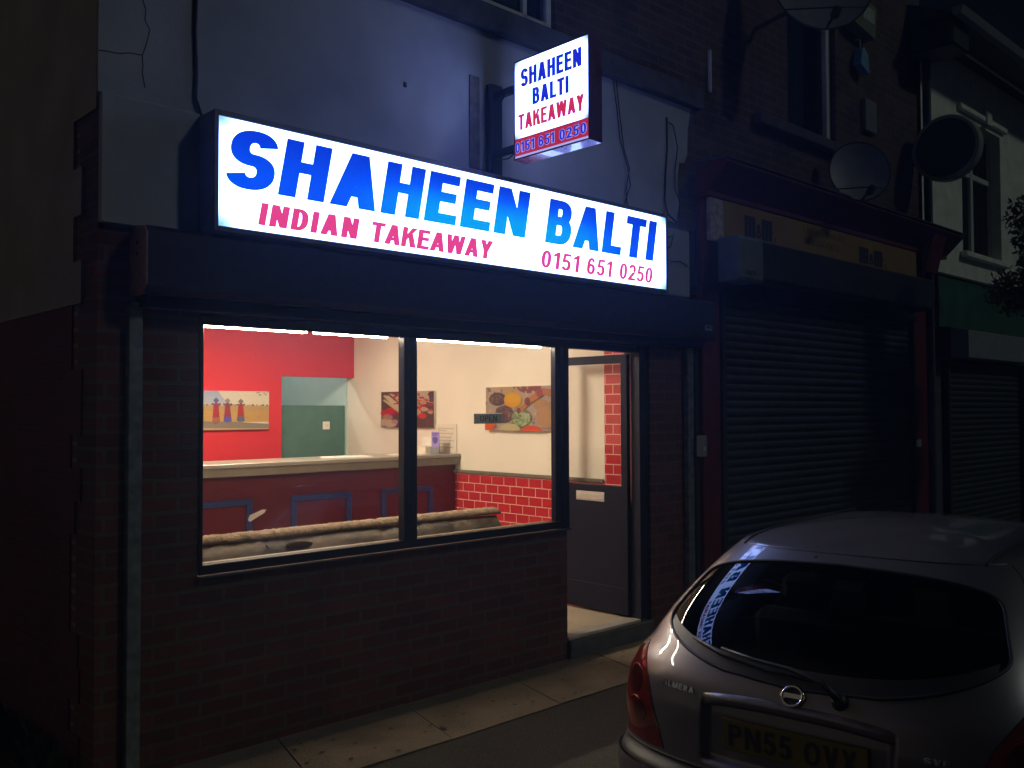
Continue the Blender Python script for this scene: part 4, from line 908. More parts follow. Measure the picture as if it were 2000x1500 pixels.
MB().box(6.0, 9.78, -.10, -.057, 2.56, 2.638, .004).build('bottom_rail', M['galv_dark'], s2)
MB().box(6.205, 6.262, -.075, -.001, 0, 2.558, .004).build('guide_rail', M['galv_dark'], s2)
MB().box(9.742, 9.798, -.075, -.001, 0, 2.558, .004).build('guide_rail', M['galv_dark'], s2)
def curtain(x0, x1, z0, z1, y, parent, m, pitch=.068, d=.012):
    b = MB(); z = z0; pr = []; d0 = d; ys = y
    while z < z1-.01:
        d = d0*random.uniform(.82, 1.15); y = ys+random.uniform(-.003, .003)
        for k in range(7):
            q = k/6; pr.append((y-d*math.sin(math.pi*q)**.7 if q not in (0, 1) else y, z+pitch*.88*q))
        z += pitch
    k = len(b.v); n = len(pr)
    b.v += [(x0, p[0], p[1]) for p in pr]+[(x1, p[0], p[1]) for p in pr]
    for i in range(n-1): b.f.append((i, i+1, n+i+1, n+i)); b.c.append(None)
    return b.build('curtain', m, parent)
curtain(6.262, 9.742, .02, 2.56, -.02, s2, M['galv_dark'])
lk = thing('padlock', (9.80, -.08, 1.25), 'small lock fixed to the right shutter rail beside the red pilaster', 'lock')
MB().box(9.83, 9.90, -.075, -.0555, 1.24, 1.32, .004).box(9.76, 9.83, -.088, -.0755, 1.245, 1.315, .004).build('lock_body', M['steel'], lk)
pp = MB().box(6.145, 6.165, -.03, -.001, 4.156, 4.50, .004).build('overflow_pipe', M['white_pvc'], None, base=Vector((6.155, -.01, 4.156)))
tag(pp, 'short thin white vertical strip on the dark brick above the red cornice', 'pipe')
# satellite dishes
def dish(c, rx, ry, wallp, label, face_dir, tip):
    t = thing('satellite_dish', wallp, label, 'satellite dish', 'satellite dishes on the brick wall')
    f = Vector(face_dir).normalized(); a = f.cross(Vector((0, 0, 1))).normalized(); u = a.cross(f); c = Vector(c)
    b = MB(); n, m_ = 32, 7
    for side_ in (0, 1):
        k0 = len(b.v); b.v.append(tuple(c-f*(.05+.006*side_)))
        for i in range(1, m_+1):
            r = i/m_
            for j in range(n):
                q = 2*math.pi*j/n; p = c+a*rx*r*math.cos(q)+u*ry*r*math.sin(q)-f*(.05*(1-r*r)+.006*side_); b.v.append(tuple(p))
        for j in range(n): b.f.append((k0, k0+1+j, k0+1+(j+1) % n)); b.c.append(None)
        for i in range(m_-1):
            for j in range(n): A = k0+1+i*n; B = A+n; b.f.append((A+j, B+j, B+(j+1) % n, A+(j+1) % n)); b.c.append(None)
    b.build('reflector', M['dish'], t, smooth=True)
    MB().tube([tuple(c+a*rx*math.cos(2*math.pi*j/40)+u*ry*math.sin(2*math.pi*j/40)-f*.003) for j in range(40)], .008, 6, closed=True).build('rim', M['dish_dark'], t)
    l_ = c+f*.30-u*ry*1.05
    MB().tube([tuple(c-u*ry*.95-f*.02), tuple(l_)], .012, 6).tube([tuple(c-u*ry*.6+a*rx*.78), tuple(l_)], .006, 6).tube([tuple(c-u*ry*.6-a*rx*.78), tuple(l_)], .006, 6).build('feed_arm', M['dish_dark'], t)
    MB().tube([tuple(l_-f*.02), tuple(l_-f*.10)], .035, 10).build('receiver', M['dish_dark'], t)
    w = Vector(wallp); MB().tube([tuple(c-f*.06), tuple(c-f*.16-u*.05), tuple((w.x, w.y-.06, w.z+.1)), tuple(w)], .02, 8).build('wall_bracket', M['dish_dark'], t)
dish((6.86, -.62, 5.10), .40, .47, (6.75, -.001, 4.72), 'large satellite dish at the top edge above the curtained window', (-.72, -.66, .22), None)
dish((8.03, -.34, 3.80), .27, .29, (8.6, -.001, 3.85), 'small satellite dish just above the red cornice', (-.72, -.66, .22), None)
al = thing('alarm_box', (8.8, -.05, 5.45), 'dull green alarm box with a pale label high on the brick wall', 'alarm box')
MB().prism([(8.42, 5.36), (8.86, 5.30), (8.90, 5.62), (8.44, 5.66)], 1, -.12, -.001).build('cover', M['alarm'], al)
MB().box(8.60, 8.84, -.1245, -.1205, 5.44, 5.58, .001).build('label_plate', M['alarm_label'], al)
bl = thing('blue_lantern', (8.66, -.06, 5.0), 'small blue plastic lantern hanging under the alarm box', 'lantern')
MB().prism([(8.58, 5.0), (8.76, 4.93), (8.74, 5.12), (8.66, 5.17), (8.62, 5.15)], 1, -.10, -.02).build('shade', M['blue_bag'], bl)
MB().tube([(8.66, -.06, 5.17), (8.68, -.05, 5.27), (8.68, -.001, 5.28)], .006, 6).build('hook', M['steel'], bl)
vt = MB().box(8.78, 9.02, -.05, -.001, 4.40, 4.72, .006).build('meter_cover', M['dish'], None, base=Vector((8.9, -.02, 4.4)))
tag(vt, 'grey rectangular cover on the brick between the dishes and the round sign', 'cover')
# round projecting sign
rs = thing('round_sign', (9.95, -.37, 4.38), 'round dark drum sign sticking out by the white house', 'sign')
rv = rev([(0, -.06), (.30, -.06), (.305, -.06)], (9.95, -.37, 4.37), 0, 40); rv.build('sign_face', M['round_sign'], rs)
rev([(.305, -.062), (.335, -.062), (.345, -.05), (.345, .05), (.335, .062), (.30, .062), (0, .06)], (9.95, -.37, 4.37), 0, 40).build('rim', M['round_rim'], rs)
MB().box(9.93, 9.97, -.07, -.001, 4.25, 4.50, .004).build('bracket', M['dish_dark'], rs)

# ================================================================== WHITE HOUSE
wh = thing('white_house', (12, .1, 0), 'white painted house with a gutter at the right edge of the street', 'building')
pw = lambda mb, n, m, **k: mb.build(n, m, wh, **k)
x0, x1 = X2+.001, 17.0
pw(MB().box(x0, 11.33, 0, .3, 3.17, 5.744).box(11.33, 12.60, 0, .3, 3.17, 3.49).box(12.60, x1, 0, .3, 3.17, 5.744).box(11.33, 12.60, 0, .3, 5.10, 5.744), 'front_wall', M['white_paint'])
pw(MB().box(x0, 10.72, .001, .3, 0, 3.169).box(13.16, x1, .001, .3, 0, 3.169).box(10.72, 13.16, .02, .3, 2.2, 3.169), 'ground_floor_wall', M['dark_stone'])
pw(MB().box(x0, x1, 7.7, 8, 0, 5.74).box(x1-.3, x1, .3, 7.7, 0, 5.74), 'rear_wall', M['dark_stone'])
b = MB(); b.prism([(-.47, 5.79), (3.9, 7.8), (8.2, 5.79)], 0, x0-.3, x1); pw(b, 'roof', M['roof_slate'])
pw(MB().box(x0-.3, x1, -.47, -.001, 5.745, 5.789, .005), 'soffit', M['galv_dark'])
gt = MB().prism([(-.48, 5.785), (-.49, 5.725), (-.53, 5.695), (-.57, 5.725), (-.60, 5.80), (-.585, 5.805), (-.49, 5.80)], 0, x0-.36, x1)
pw(gt, 'gutter', M['grey_pvc'])
pw(MB().box(x0-.1, 13.0, -.20, -.17, 5.70, 5.735, .006), 'pale_moulding', M['white_pvc'])
pw(MB().box(x0-.3, 10.34, -.47, -.001, 5.45, 5.74, .02), 'eaves_bracket', M['galv_dark'])
pw(MB().box(11.22, 12.75, -.05, -.001, 5.16, 5.24, .012).box(12.0, 12.16, -.07, -.0505, 5.13, 5.30, .008), 'window_head', M['white_paint'])
pw(MB().box(11.24, 12.70, -.08, -.001, 3.42, 3.49, .01), 'window_sill', M['white_paint'])
ww = MB().box(11.33, 11.39, .12, .18, 3.49, 5.10, .005).box(12.54, 12.60, .12, .18, 3.49, 5.10, .005).box(11.39, 12.54, .12, .18, 3.49, 3.56, .005).box(11.39, 12.54, .12, .18, 5.03, 5.10, .005).box(11.90, 11.98, .11, .18, 3.56, 5.03, .005).box(11.39, 11.90, .12, .18, 4.48, 4.55, .005).box(11.98, 12.54, .12, .18, 4.48, 4.55, .005)
w3 = pw(ww, 'window', M['white_pvc'])
MB().box(11.39, 12.54, .145, .15, 3.56, 5.03).build('pane', M['dark_glass'], w3)
b = MB(); n = 80
for i in range(n+1):
    x = 11.36+1.2*i/n; y = .24+.012*math.sin(i*1.3); b.v += [(x, y, 5.1), (x, y, 3.5)]
for i in range(n): b.f.append((2*i, 2*i+1, 2*i+3, 2*i+2)); b.c.append(None)
b.build('curtain', M['curtain'], w3, smooth=True)
pw(MB().box(x0+.3, 13.4, -.06, .0, 3.135, 3.165, .005), 'lead_flashing', M['dark_stone'])
gs = thing('green_fascia_board', (11.9, 0, 2.55), 'plain dark green fascia board under the white house window', 'sign')
MB().box(10.5, 13.42, -.04, .018, 2.56, 3.13, .005).build('board', M['green_sign'], gs)
s3 = thing('roller_shutter', (11.9, -.05, 0), 'narrow closed dark shutter at the right edge under the green fascia', 'shutter')
MB().box(10.34, 10.86, -.22, -.0, 2.20, 2.535, .008).build('shutter_motor_cover', M['navy'], s3)
MB().box(10.8605, 13.18, -.20, -.0, 2.215, 2.535, .01).build('shutter_box', M['grey_pvc'], s3)
MB().box(10.66, 10.72, -.07, .0, 0, 2.2, .004).build('guide_rail', M['galv_dark'], s3)
MB().box(13.10, 13.155, -.07, .0, 0, 2.2, .004).build('guide_rail', M['galv_dark'], s3)
curtain(10.72, 13.10, .02, 2.2, -.0, s3, M['galv_dark'])
cc = MB().tube([(10.36, -.11, 2.80), (10.36, -.01, 2.80)], .05, 12).tube([(10.36, -.06, 2.80), (10.36, -.06, 2.60)], .012, 6).build('wall_lamp', M['dish_dark'], None, base=Vector((10.36, -.01, 2.8)))
tag(cc, 'small unlit dark lamp fixed between the shutter box and green fascia', 'lamp')

# ================================================================== STREET TREE at the right edge
tr = thing('street_tree', (9.95, -1.45, -.05), 'small dark leafy street tree cut off by the right edge', 'tree')
def tree():
    base = Vector((9.95, -1.42, -.08)); b = MB()
    b.tube([tuple(base), tuple(base+Vector((.03, 0, .9))), tuple(base+Vector((-.02, .03, 1.7))), tuple(base+Vector((0, 0, 2.6))), tuple(base+Vector((.05, 0, 3.3)))], [.07, .06, .05, .035, .012], 9)
    tips = []
    for i in range(16):
        a = random.random()*6.28; z = random.uniform(1.9, 3.1); L_ = random.uniform(.3, .72)*(1 if z < 2.8 else .6)
        p0 = base+Vector((0, 0, z)); p1 = p0+Vector((math.cos(a)*L_*.6, math.sin(a)*L_*.6, .18)); p2 = p0+Vector((math.cos(a)*L_, math.sin(a)*L_, .32+random.uniform(-.1, .2)))
        b.tube([tuple(p0), tuple(p1), tuple(p2)], [.02, .012, .004], 6); tips += [p1, p2, (p1+p2)/2]
    b.build('trunk', M['bark'], tr, smooth=True)
    b = MB()
    cl = [(t, random.uniform(.12, .26)) for t in tips]
    for (c, r) in cl:
        for i in range(330):
            v = Vector((random.gauss(0, 1), random.gauss(0, 1), random.gauss(0, 1))).normalized()*r*random.random()**.45
            p = c+v; s = random.uniform(.022, .042); n1 = Vector((random.gauss(0, 1), random.gauss(0, 1), random.gauss(0, 1))).normalized(); n2 = n1.orthogonal().normalized()*.55
            b.face([tuple(p-n1*s), tuple(p+n2*s), tuple(p+n1*s), tuple(p-n2*s)])
    b.build('crown', M['leaf'], tr)
tree()

# ================================================================== CAR
CX, CY, CZ, CH = 2.843, -2.531, -.282, .1213
DV = 0.0
car = thing('parked_car', (CX, CY, CZ), 'silver hatchback parked at the kerb, its rear towards the camera', 'car')
car.rotation_euler = (0, 0, CH)
def tab(pts, sig=.012):
    xs = np.arange(.1, 1.45, .001); y = np.interp(xs, [p[0] for p in pts], [p[1] for p in pts])
    k = np.exp(-.5*(np.arange(-60, 61)*.001/sig)**2); k /= k.sum()
    yp = np.concatenate([np.full(60, y[0])+(np.arange(-60, 0)*(y[1]-y[0])), y, np.full(60, y[-1])+np.arange(1, 61)*(y[-1]-y[-2])])
    ys = np.convolve(yp, k, 'valid'); return lambda w: float(np.interp(w, xs, ys))
WT = 1.355; TOP = 1.437
f_vr = tab([(.1, .16), (.22, .10), (.34, .02), (.42, .0), (.52, .0), (.575, .012), (.60, .05), (.70, .055), (.80, .06), (.90, .08), (.945, .108)]+[(.955+x*.01, .115+.55*x*.01+1.9*(x*.01)**2) for x in range(0, 41)]+[(1.45, .86)])
f_b = tab([(.1, .76), (.22, .80), (.34, .835), (.56, .845), (.60, .832), (.75, .845), (.86, .835), (.94, .80), (.985, .755), (1.03, .735), (1.1, .705), (1.2, .655), (1.3, .60), (WT, .56), (1.45, .47)])
f_ar = tab([(.1, .40), (.5, .42), (.62, .42), (.9, .45), (1.0, .42), (1.2, .42), (WT, .42), (1.45, .42)])
f_vf = tab([(.1, 4.0), (.4, 4.17), (.6, 4.14), (.75, 4.0), (.86, 3.75), (.93, 3.1), (.97, 2.95), (1.2, 2.45), (WT, 2.15), (1.45, 2.0)], .02)
NC = 2.7
def slice_params(w):
    if w <= WT: return f_b(w), f_vr(w), f_ar(w), f_vf(w)
    k = math.sqrt(max(0, (TOP-w)/(TOP-WT)))
    vc = 1.35
    return f_b(WT)*k, vc-(vc-f_vr(WT))*k, f_ar(WT)*k, vc+(f_vf(WT)-vc)*k
nC, nS, nF = 84, 14, 8
def outline(w):
    b, vr, ar, vf = slice_params(w); af = .5*min(1, max(.02, (vf-vr)/2.0)); P = []
    half = []
    for i in range(nC+1):
        q = (i/nC); th = q*math.pi/2
        u = b*math.sin(th)**(2/NC); v = vr+ar*(1-math.cos(th)**(2/NC)) if i < nC else vr+ar
        half.append((u, v))
    # re-space evenly in u at the middle
    for i in range(1, nS+1): half.append((b, vr+ar+(vf-af-vr-ar)*i/nS))
    for i in range(1, nF+1):
        th = math.pi/2*(1-i/nF); half.append((b*math.sin(th)**(2/NC) if i < nF else 0, vf-af+af*max(0, math.cos(th))**(2/NC)))
    return half
def resample(half):
    # rear cap resampled by arc length so that columns are even
    cap = half[:nC+1]; s = [0]
    for i in range(nC): s.append(s[-1]+math.hypot(cap[i+1][0]-cap[i][0], cap[i+1][1]-cap[i][1]))
    if s[-1] < 1e-6: return half
    t = np.linspace(0, s[-1], nC+1)
    return list(zip(np.interp(t, s, [p[0] for p in cap]), np.interp(t, s, [p[1] for p in cap])))+half[nC+1:]
ws = list(np.arange(.18, WT-.001, .0095))+[WT]+[TOP-(TOP-WT)*((1-i/26)**2) for i in range(1, 27)]
ws[-1] = TOP-.000001
rows = []
for w in ws:
    h_ = resample(outline(w)); left = [(-p[0], p[1]) for p in h_[1:-1]][::-1]
    rows.append([(p[0], p[1], w) for p in h_]+[(p[0], p[1], w) for p in left])
ncol = len(rows[0]); V = np.array(rows)            # (rows, cols, [u, v, w])
RC = lambda u, w: max(0., 1-abs(u)/.34)
def recess(u, v, w):   # number plate niche in the tailgate
    if v > .4: return 0
    a = min(1, max(0, (.345-abs(u))/.02)); b_ = min(1, max(0, (w-.635)/.02))*min(1, max(0, (.885-.02*(abs(u)/.34)**2-w)/.018)); return .030*a*b_
for i in range(V.shape[0]):
    for j in range(ncol):
        u, v, w = V[i, j]; V[i, j, 1] += recess(u, v, w)
# vertex normals (grid)
du = np.roll(V, -1, 1)-np.roll(V, 1, 1); dw = np.zeros_like(V); dw[1:-1] = V[2:]-V[:-2]; dw[0] = V[1]-V[0]; dw[-1] = V[-1]-V[-2]
Nn = np.cross(dw, du); Nn /= (np.linalg.norm(Nn, axis=2, keepdims=True)+1e-12)
Nn[-2:] = (0, 0, 1)
cen = np.array([0, 1.8, .8]); sgn = np.sign(((V-cen)*Nn).sum(2, keepdims=True)); sgn[sgn == 0] = 1; Nn *= sgn
tris = []
Vf = V.reshape(-1, 3); Nf = Nn.reshape(-1, 3)
for i in range(V.shape[0]-1):
    for j in range(ncol):
        a, b_, c, d_ = i*ncol+j, i*ncol+(j+1) % ncol, (i+1)*ncol+(j+1) % ncol, (i+1)*ncol+j
        tris.append((a, b_, c)); tris.append((a, c, d_))
TR = [tuple((tuple(Vf[k]), tuple(Nf[k])) for k in t) for t in tris]
def mixv(p, q, t): return (tuple(p[0][i]+(q[0][i]-p[0][i])*t for i in range(3)), tuple(p[1][i]+(q[1][i]-p[1][i])*t for i in range(3)))
def split(TR, f):
    ins, out = [], []
    for t in TR:
        s = [f(*p[0]) for p in t]
        if min(s) >= 0: ins.append(t); continue
        if max(s) < 0: out.append(t); continue
        for keep, tgt in ((1, ins), (-1, out)):
            poly = []
            for k in range(3):
                p, q, a, b_ = t[k], t[(k+1) % 3], s[k]*keep, s[(k+1) % 3]*keep
                if a >= 0: poly.append(p)
                if (a >= 0) != (b_ >= 0): poly.append(mixv(p, q, a/(a-b_)))
            for k in range(1, len(poly)-1): tgt.append((poly[0], poly[k], poly[k+1]))
    return ins, out
def loc(p): return (p[1], -p[0], p[2])          # car frame: x forward, y left
def tri_obj(name, TR, m, parent, off=0, thick=0):
    idx = {}; vs = []; ns = []; fs = []
    for t in TR:
        f = []
        for p, n in t:
            k = (round(p[0], 5), round(p[1], 5), round(p[2], 5))
            if k not in idx: idx[k] = len(vs); q = [p[i]+n[i]*off for i in range(3)]; vs.append(loc(q)); ns.append(loc(n))
            f.append(idx[k])
        if len(set(f)) == 3: fs.append(f)
    good = []
    for f in fs:
        a, b_, c = [Vector(vs[i]) for i in f]; n = (b_-a).cross(c-a)
        if n.length < 1e-12: continue
        good.append(f if n.dot(Vector(ns[f[0]])) > 0 else f[::-1])
    me = bpy.data.meshes.new(name); me.from_pydata(vs, [], good); me.update()
    for p in me.polygons: p.use_smooth = True
    nl = [Vector(n).normalized() if Vector(n).length > 0 else Vector((0, 0, 1)) for n in ns]
    me.normals_split_custom_set_from_vertices([tuple(n) for n in nl])
    me.materials.append(m); o = bpy.data.objects.new(name, me); sc.collection.objects.link(o); o.parent = parent
    return o
def car_obj(mb, name, m, parent, smooth=False): return mb.build(name, m, parent, smooth=smooth, base=1)
# regions
def g_wb(u): return .945+.105*(abs(u)/.62)**2.3
def g_wt(u): return 1.318-.035*(abs(u)/.5)**2
def g_us(w): return .675-.42*(w-.98)
def f_glass(u, v, w):
    if v > 1.0 or w < .9 or w > WT: return -1
    wb, wt = g_wb(u), g_wt(u); return 1-((abs(u)/g_us(w))**7+abs((w-(wb+wt)/2)/((wt-wb)/2))**7)
def seam_w(u, v): return .615
def f_lamp(u, v, w):
    if v > .8 or abs(u) < .3: return -1
    uin = .51+(w-.60)*.42 if w < .86 else .619+(w-.86)*.75
    top = .975-.25*max(0, v-.30); side = .50-.55*abs(w-.72)-(max(0, w-.86))*.6
    return min(abs(u)-uin, top-w, w-.628, side-v)*1.0
def f_bump(u, v, w): return .555-w
def f_strip(u, v, w): return .612-w
def f_side(u, v, w):
    if v < .75 or w < .98 or w > 1.325 or abs(u) < .4: return -1
    fr_ = 2.95-(w-.97)*1.75; rr = .90+(w-.98)*.55
    d_ = min(fr_-.14-v, v-rr, 1.318-w, w-.985)
    return d_ if abs(v-1.95) > .045 else -1
def f_wheel(cv): return lambda u, v, w: (.335-math.hypot(v-cv, w-.30)) if abs(u) > .5 else -1
gl, rest = split(TR, f_glass)
lp, rest = split(rest, f_lamp)
sd, rest = split(rest, f_side)
_, rest = split(rest, f_wheel(.78)); _, rest = split(rest, f_wheel(3.31))
bp, rest = split(rest, f_bump)
stp, rest = split(rest, lambda u, v, w: min(.612-w, (1 if v < .5 else -1)))
body = tri_obj('body', rest, M['paint'], car)
bmp = tri_obj('bumper', bp, M['paint'], car, off=.004)
tri_obj('bumper_groove', stp, M['rubber'], bmp, off=-.006)
rw = tri_obj('rear_window', gl, M['car_glass'], car, off=-.001)
lpL = [t for t in lp if t[0][0][0] < 0]; lpR = [t for t in lp if t[0][0][0] >= 0]
lampL = tri_obj('tail_lamp', lpL, M['lamp_red'], car, off=.002); lampR = tri_obj('tail_lamp', lpR, M['lamp_red'], car, off=.002)
for s in (-1, 1):
    tri_obj('side_window', [t for t in sd if t[0][0][0]*s > 0], M['car_glass'], car, off=-.001)
def rear_pt(u, w, off=0):
    b, vr, ar, vf = slice_params(w); q = min(.9999, abs(u)/b); v = vr+ar*(1-(1-q**NC)**(1/NC)); v += recess(u, v, w); return (u, v-off, w)
def rear_n(u, w):
    e = .004; a = Vector(rear_pt(u+e, w))-Vector(rear_pt(u-e, w)); b = Vector(rear_pt(u, w+e))-Vector(rear_pt(u, w-e)); n = a.cross(b).normalized()
    return n if n.y < 0 else -n
def on(u, w, off=0): p = Vector(rear_pt(u, w))+rear_n(u, w)*off; return loc(p)
# rubber seal round the rear window
pts = []
for i in range(140):
    q = 2*math.pi*i/140; c, s = math.cos(q), math.sin(q); e = 2/7
    w = 1.13; u = 0
    for _ in range(12):
        u = math.copysign(abs(c)**e, c)*g_us(w); wb, wt = g_wb(u), g_wt(u); w = (wb+wt)/2+math.copysign(abs(s)**e, s)*(wt-wb)/2
    pts.append(on(u, w, .001))
car_obj(MB().tube(pts, .0065, 6, closed=True), 'seal', M['rubber'], rw, True)
# black ceramic border along the glass foot
b = MB(); n = 60
for i in range(n+1):
    u = -.60+1.20*i/n; w0 = g_wb(u)+.004+.012*(abs(u)/.6)**6; b.v += [on(u, w0, .0015), on(u, w0+.028+.03*(1-(abs(u)/.6)**2), .0015)]
for i in range(n): b.f.append((2*i, 2*i+1, 2*i+3, 2*i+2)); b.c.append(None)
car_obj(b, 'frit_band', M['rubber'], rw, True)
# tailgate shut lines
def line(pairs, name, r=.0028, m='rubber', parent=body): return car_obj(MB().tube([on(u, w, -.0004) for u, w in pairs], r, 5), name, M[m], parent)
def inner(w): return (.51+(w-.60)*.42 if w < .86 else .619+(w-.86)*.75)-.004
for s in (-1, 1):
    lamp_edge = [(s*inner(w), w) for w in np.linspace(.628, .972, 18)]
    top = [(s*x, w) for x, w in ((.735, .985), (.722, 1.02), (.70, 1.07), (.675, 1.13), (.645, 1.19), (.615, 1.25), (.58, 1.305), (.545, 1.338))]
    line(lamp_edge+top, 'shut_line')
line([(u, 1.350-.006*(abs(u)/.5)**2) for u in np.linspace(-.53, .53, 40)], 'shut_line', .003)
line([(u, .612) for u in np.linspace(-.80, .80, 60)], 'bumper_seam', .003, 'rubber')
# roof gutter strips
for s in (-1, 1):
    P = []
    for i in range(26):
        k = .93; v = .74+1.4*i/25
        w = None
        # find roof height on the shell at (u, v)
        u = s*(.47+.02*min(1, (v-.62)/.3))
        lo, hi = WT-.1, TOP
        for _ in range(30):
            mid = (lo+hi)/2; b0, vr, ar, vf = slice_params(mid); q = abs(u)/b0 if b0 > 0 else 9
            inside = q < 1 and v > vr+ar*(1-(1-min(.9999, q)**NC)**(1/NC))
            if inside: lo = mid
            else: hi = mid
        P.append(loc((u, v, lo+.001)))
    car_obj(MB().tube(P, .007, 6), 'roof_strip', M['rubber'], body)
# plate garnish lip, plate, characters
b = MB(); n = 40
for i in range(n+1):
    u = -.345+.69*i/n; e = 1-(abs(u)/.345)**8; w0 = .885-.022*(abs(u)/.345)**3
    p0 = Vector(rear_pt(u, w0+.010)); b.v += [loc((u, p0.y+.002, w0+.014)), loc((u, p0.y-.016*e-.001, w0+.006)), loc((u, p0.y-.020*e, w0-.010)), loc((u, p0.y-.010*e+.0, w0-.030)), loc((u, p0.y+.03, w0-.034))]
for i in range(n):
    for j in range(4): k = i*5+j; b.f.append((k, k+5, k+6, k+1)); b.c.append(None)
car_obj(b, 'tailgate_grip', M['paint'], body, True)
pv = rear_pt(0, .75)[1]
pl = MB().box(pv-.012, pv-.004, -.26, .26, .695, .806, .002); plate = car_obj(pl, 'number_plate', M['plate_yellow'], car)
def tcar(name, items, m, parent):
    mb = MB()
    for (s_, hh, u0, w0, v0, kk) in items: text(mb, s_, hh, lambda x, y, d, u0=u0, w0=w0, v0=v0: (v0(u0+x, w0+y) if callable(v0) else v0, -(u0+x), w0+y), **kk)
    me = bpy.data.meshes.new(name); me.from_pydata(mb.v, [], mb.f); me.update(); me.materials.append(m)
    o = bpy.data.objects.new(name, me); sc.collection.objects.link(o); o.parent = parent; return o, me
for tx, u0, wd in (("PN55", -.235, .235), ("OVX", .045, .18)): tcar('plate_text', [(tx, .079, u0, .711, pv-.0135, dict(width=wd, t=.20, h=.17, gap=.14))], M['ink'], plate)
sv = lambda off: (lambda u, w: rear_pt(u, w)[1]-off)
def raised(name, s_, hh, u0, w0, width):
    o, me = tcar(name, [(s_, hh, u0, w0, sv(.0045), dict(width=width, t=.22, h=.2, gap=.16))], M['chrome'], body)
    md = o.modifiers.new('thick', 'SOLIDIFY'); md.thickness = .004; md.offset = -1
raised('badge_lettering', 'ALMERA', .020, -.535, .865, .150); raised('badge_lettering', 'SVE', .020, .43, .80, .075)
# emblem: ring with a bar
ev, ew = rear_pt(0, .925)[1]-.004, .925
nn = rear_n(0, ew); a = Vector((1, 0, 0)); uu = nn.cross(a).normalized(); uu = uu if uu.z > 0 else -uu; cc_ = Vector(rear_pt(0, ew))+nn*.006
ring = [loc(cc_+a*.036*math.cos(q)+uu*.034*math.sin(q)) for q in [2*math.pi*i/36 for i in range(36)]]
em = car_obj(MB().tube(ring, .0065, 8, closed=True), 'emblem', M['chrome'], car, True)
b = MB(); P = [loc(cc_+a*x+uu*z+nn*.004) for x, z in ((-.044, -.008), (.044, -.008), (.044, .008), (-.044, .008))]; Q = [loc(cc_+a*x+uu*z-nn*.002) for x, z in ((-.044, -.008), (.044, -.008), (.044, .008), (-.044, .008))]
b.v += P+Q
for f in ((0, 1, 2, 3), (4, 7, 6, 5), (0, 4, 5, 1), (1, 5, 6, 2), (2, 6, 7, 3), (3, 7, 4, 0)): b.f.append(f); b.c.append(None)
car_obj(b, 'bar', M['chrome'], em)
b = MB(); b.face([loc(cc_+a*.03*math.cos(q)+uu*.028*math.sin(q)-nn*.002) for q in [2*math.pi*i/24 for i in range(24)]]); car_obj(b, 'backing', M['rubber'], em)
# wiper
wp = [(.16, .935, .03), (.10, .975, .035), (-.02, .995, .03), (-.16, 1.005, .024), (-.30, 1.02, .02)]
wi = car_obj(MB().tube([on(u, w, o) for u, w, o in wp], [.013, .011, .009, .007, .006], 8), 'rear_wiper', M['rubber'], car, True)
car_obj(MB().tube([on(u, w, .012) for u, w in ((-.44, 1.035), (-.30, 1.006), (-.1, .985), (.06, .978))], .0065, 6), 'wiper_blade', M['dish_dark'], wi, True)
car_obj(MB().tube([on(.16, .935, .0), on(.16, .935, .03)], [.03, .022], 12), 'pivot_cap', M['rubber'], wi, True)
# tailgate button/camera dot over the glass
car_obj(MB().tube([on(-.11, 1.335, 0), on(-.11, 1.335, .004)], .007, 8), 'washer_jet', M['rubber'], body)
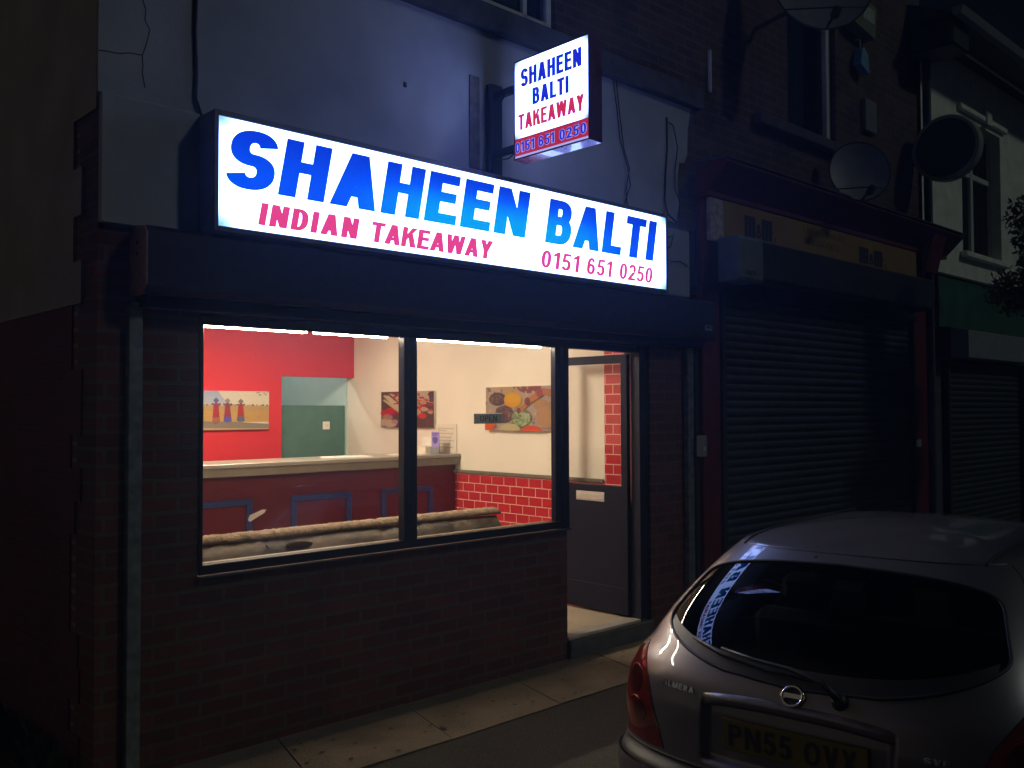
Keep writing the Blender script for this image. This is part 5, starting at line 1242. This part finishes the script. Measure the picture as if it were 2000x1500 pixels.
# lamp details: round reflectors seen through the lens
for s, lamp in ((-1, lampL), (1, lampR)):
    for (u0, w0, r) in ((.70, .84, .052), (.685, .735, .046)):
        P = [on(s*(u0+r*.95*math.cos(q)), w0+r*math.sin(q), .0045) for q in [math.pi*(.15+.55*i/14) for i in range(15)]]
        car_obj(MB().tube(P, [.001+.0022*math.sin(math.pi*i/14) for i in range(15)], 5), 'reflector_ring', M['lamp_ring'], lamp)
for s, lamp in ((-1, lampL), (1, lampR)):
    for (u0, w0, r_) in ((.70, .84, .047), (.66, .735, .042)):
        b = MB(); b.v.append(on(s*u0, w0, .0035))
        for k_ in (.5, 1):
            for q in range(20): b.v.append(on(s*(u0+r_*k_*math.cos(q*math.pi/10)), w0+r_*k_*math.sin(q*math.pi/10), .0035))
        for q in range(20): b.f.append((0, 1+q, 1+(q+1) % 20)); b.f.append((1+q, 21+q, 21+(q+1) % 20, 1+(q+1) % 20)); b.c += [None, None]
        car_obj(b, 'reflector_bowl', M['lamp_dark'], lamp, True)
# cabin: seats with headrests, floor tub
b = MB().box(.55, 2.6, -.6, .6, .35, .42).box(.45, .55, -.62, .62, .42, .80); car_obj(b, 'cabin_floor', M['seat'], car)
for v, us in ((1.05, (-.36, 0, .36)), (2.0, (-.36, .36))):
    st_ = car_obj(MB().box(v, v+.14, -.60 if v < 1.5 else -.60, .60, .5, 1.0 if v < 1.5 else .98, .04), 'seat', M['seat'], car)
    for u in us: car_obj(MB().box(v+.02, v+.12, -u-.11, -u+.11, 1.03, 1.17, .035), 'headrest', M['seat'], st_)
# wheels
for cv in (.78, 3.31):
    for s in (-1, 1):
        pr = [(.19, -.09), (.27, -.095), (.305, -.08), (.312, 0), (.305, .08), (.27, .095), (.19, .09)]
        wl = rev(pr, (cv, s*.755, .31), 1, 36); w_ = car_obj(wl, 'wheel', M['tyre'], car, True)
        rm = rev([(0, .055*s), (.05, .06*s), (.17, .04*s), (.195, .075*s), (.195, -.05*s)], (cv, s*.755, .31), 1, 30); car_obj(rm, 'rim', M['rim'], w_, True)
        car_obj(MB().box(cv-.36, cv+.36, s*.50, s*.56, .15, .72), 'arch_liner', M['rubber'], car)

# ================================================================== thin blue volume added to imitate lens glare around the signs
hz = MB().box(-85, 85, -62, 62, -1.4, 9.5).build('glare_volume', mat('glare_volume')[0], None)
hm = hz.data.materials[0]; n = hm.node_tree
pvn = N(n, 'ShaderNodeVolumePrincipled'); pvn.inputs['Color'].default_value = (.38, .58, 1, 1); pvn.inputs['Density'].default_value = GLARE_DENSITY; pvn.inputs['Anisotropy'].default_value = .75
L(n, pvn.outputs[0], [x for x in n.nodes if x.type == 'OUTPUT_MATERIAL'][0].inputs['Volume'])
tag(hz, kind='stuff')
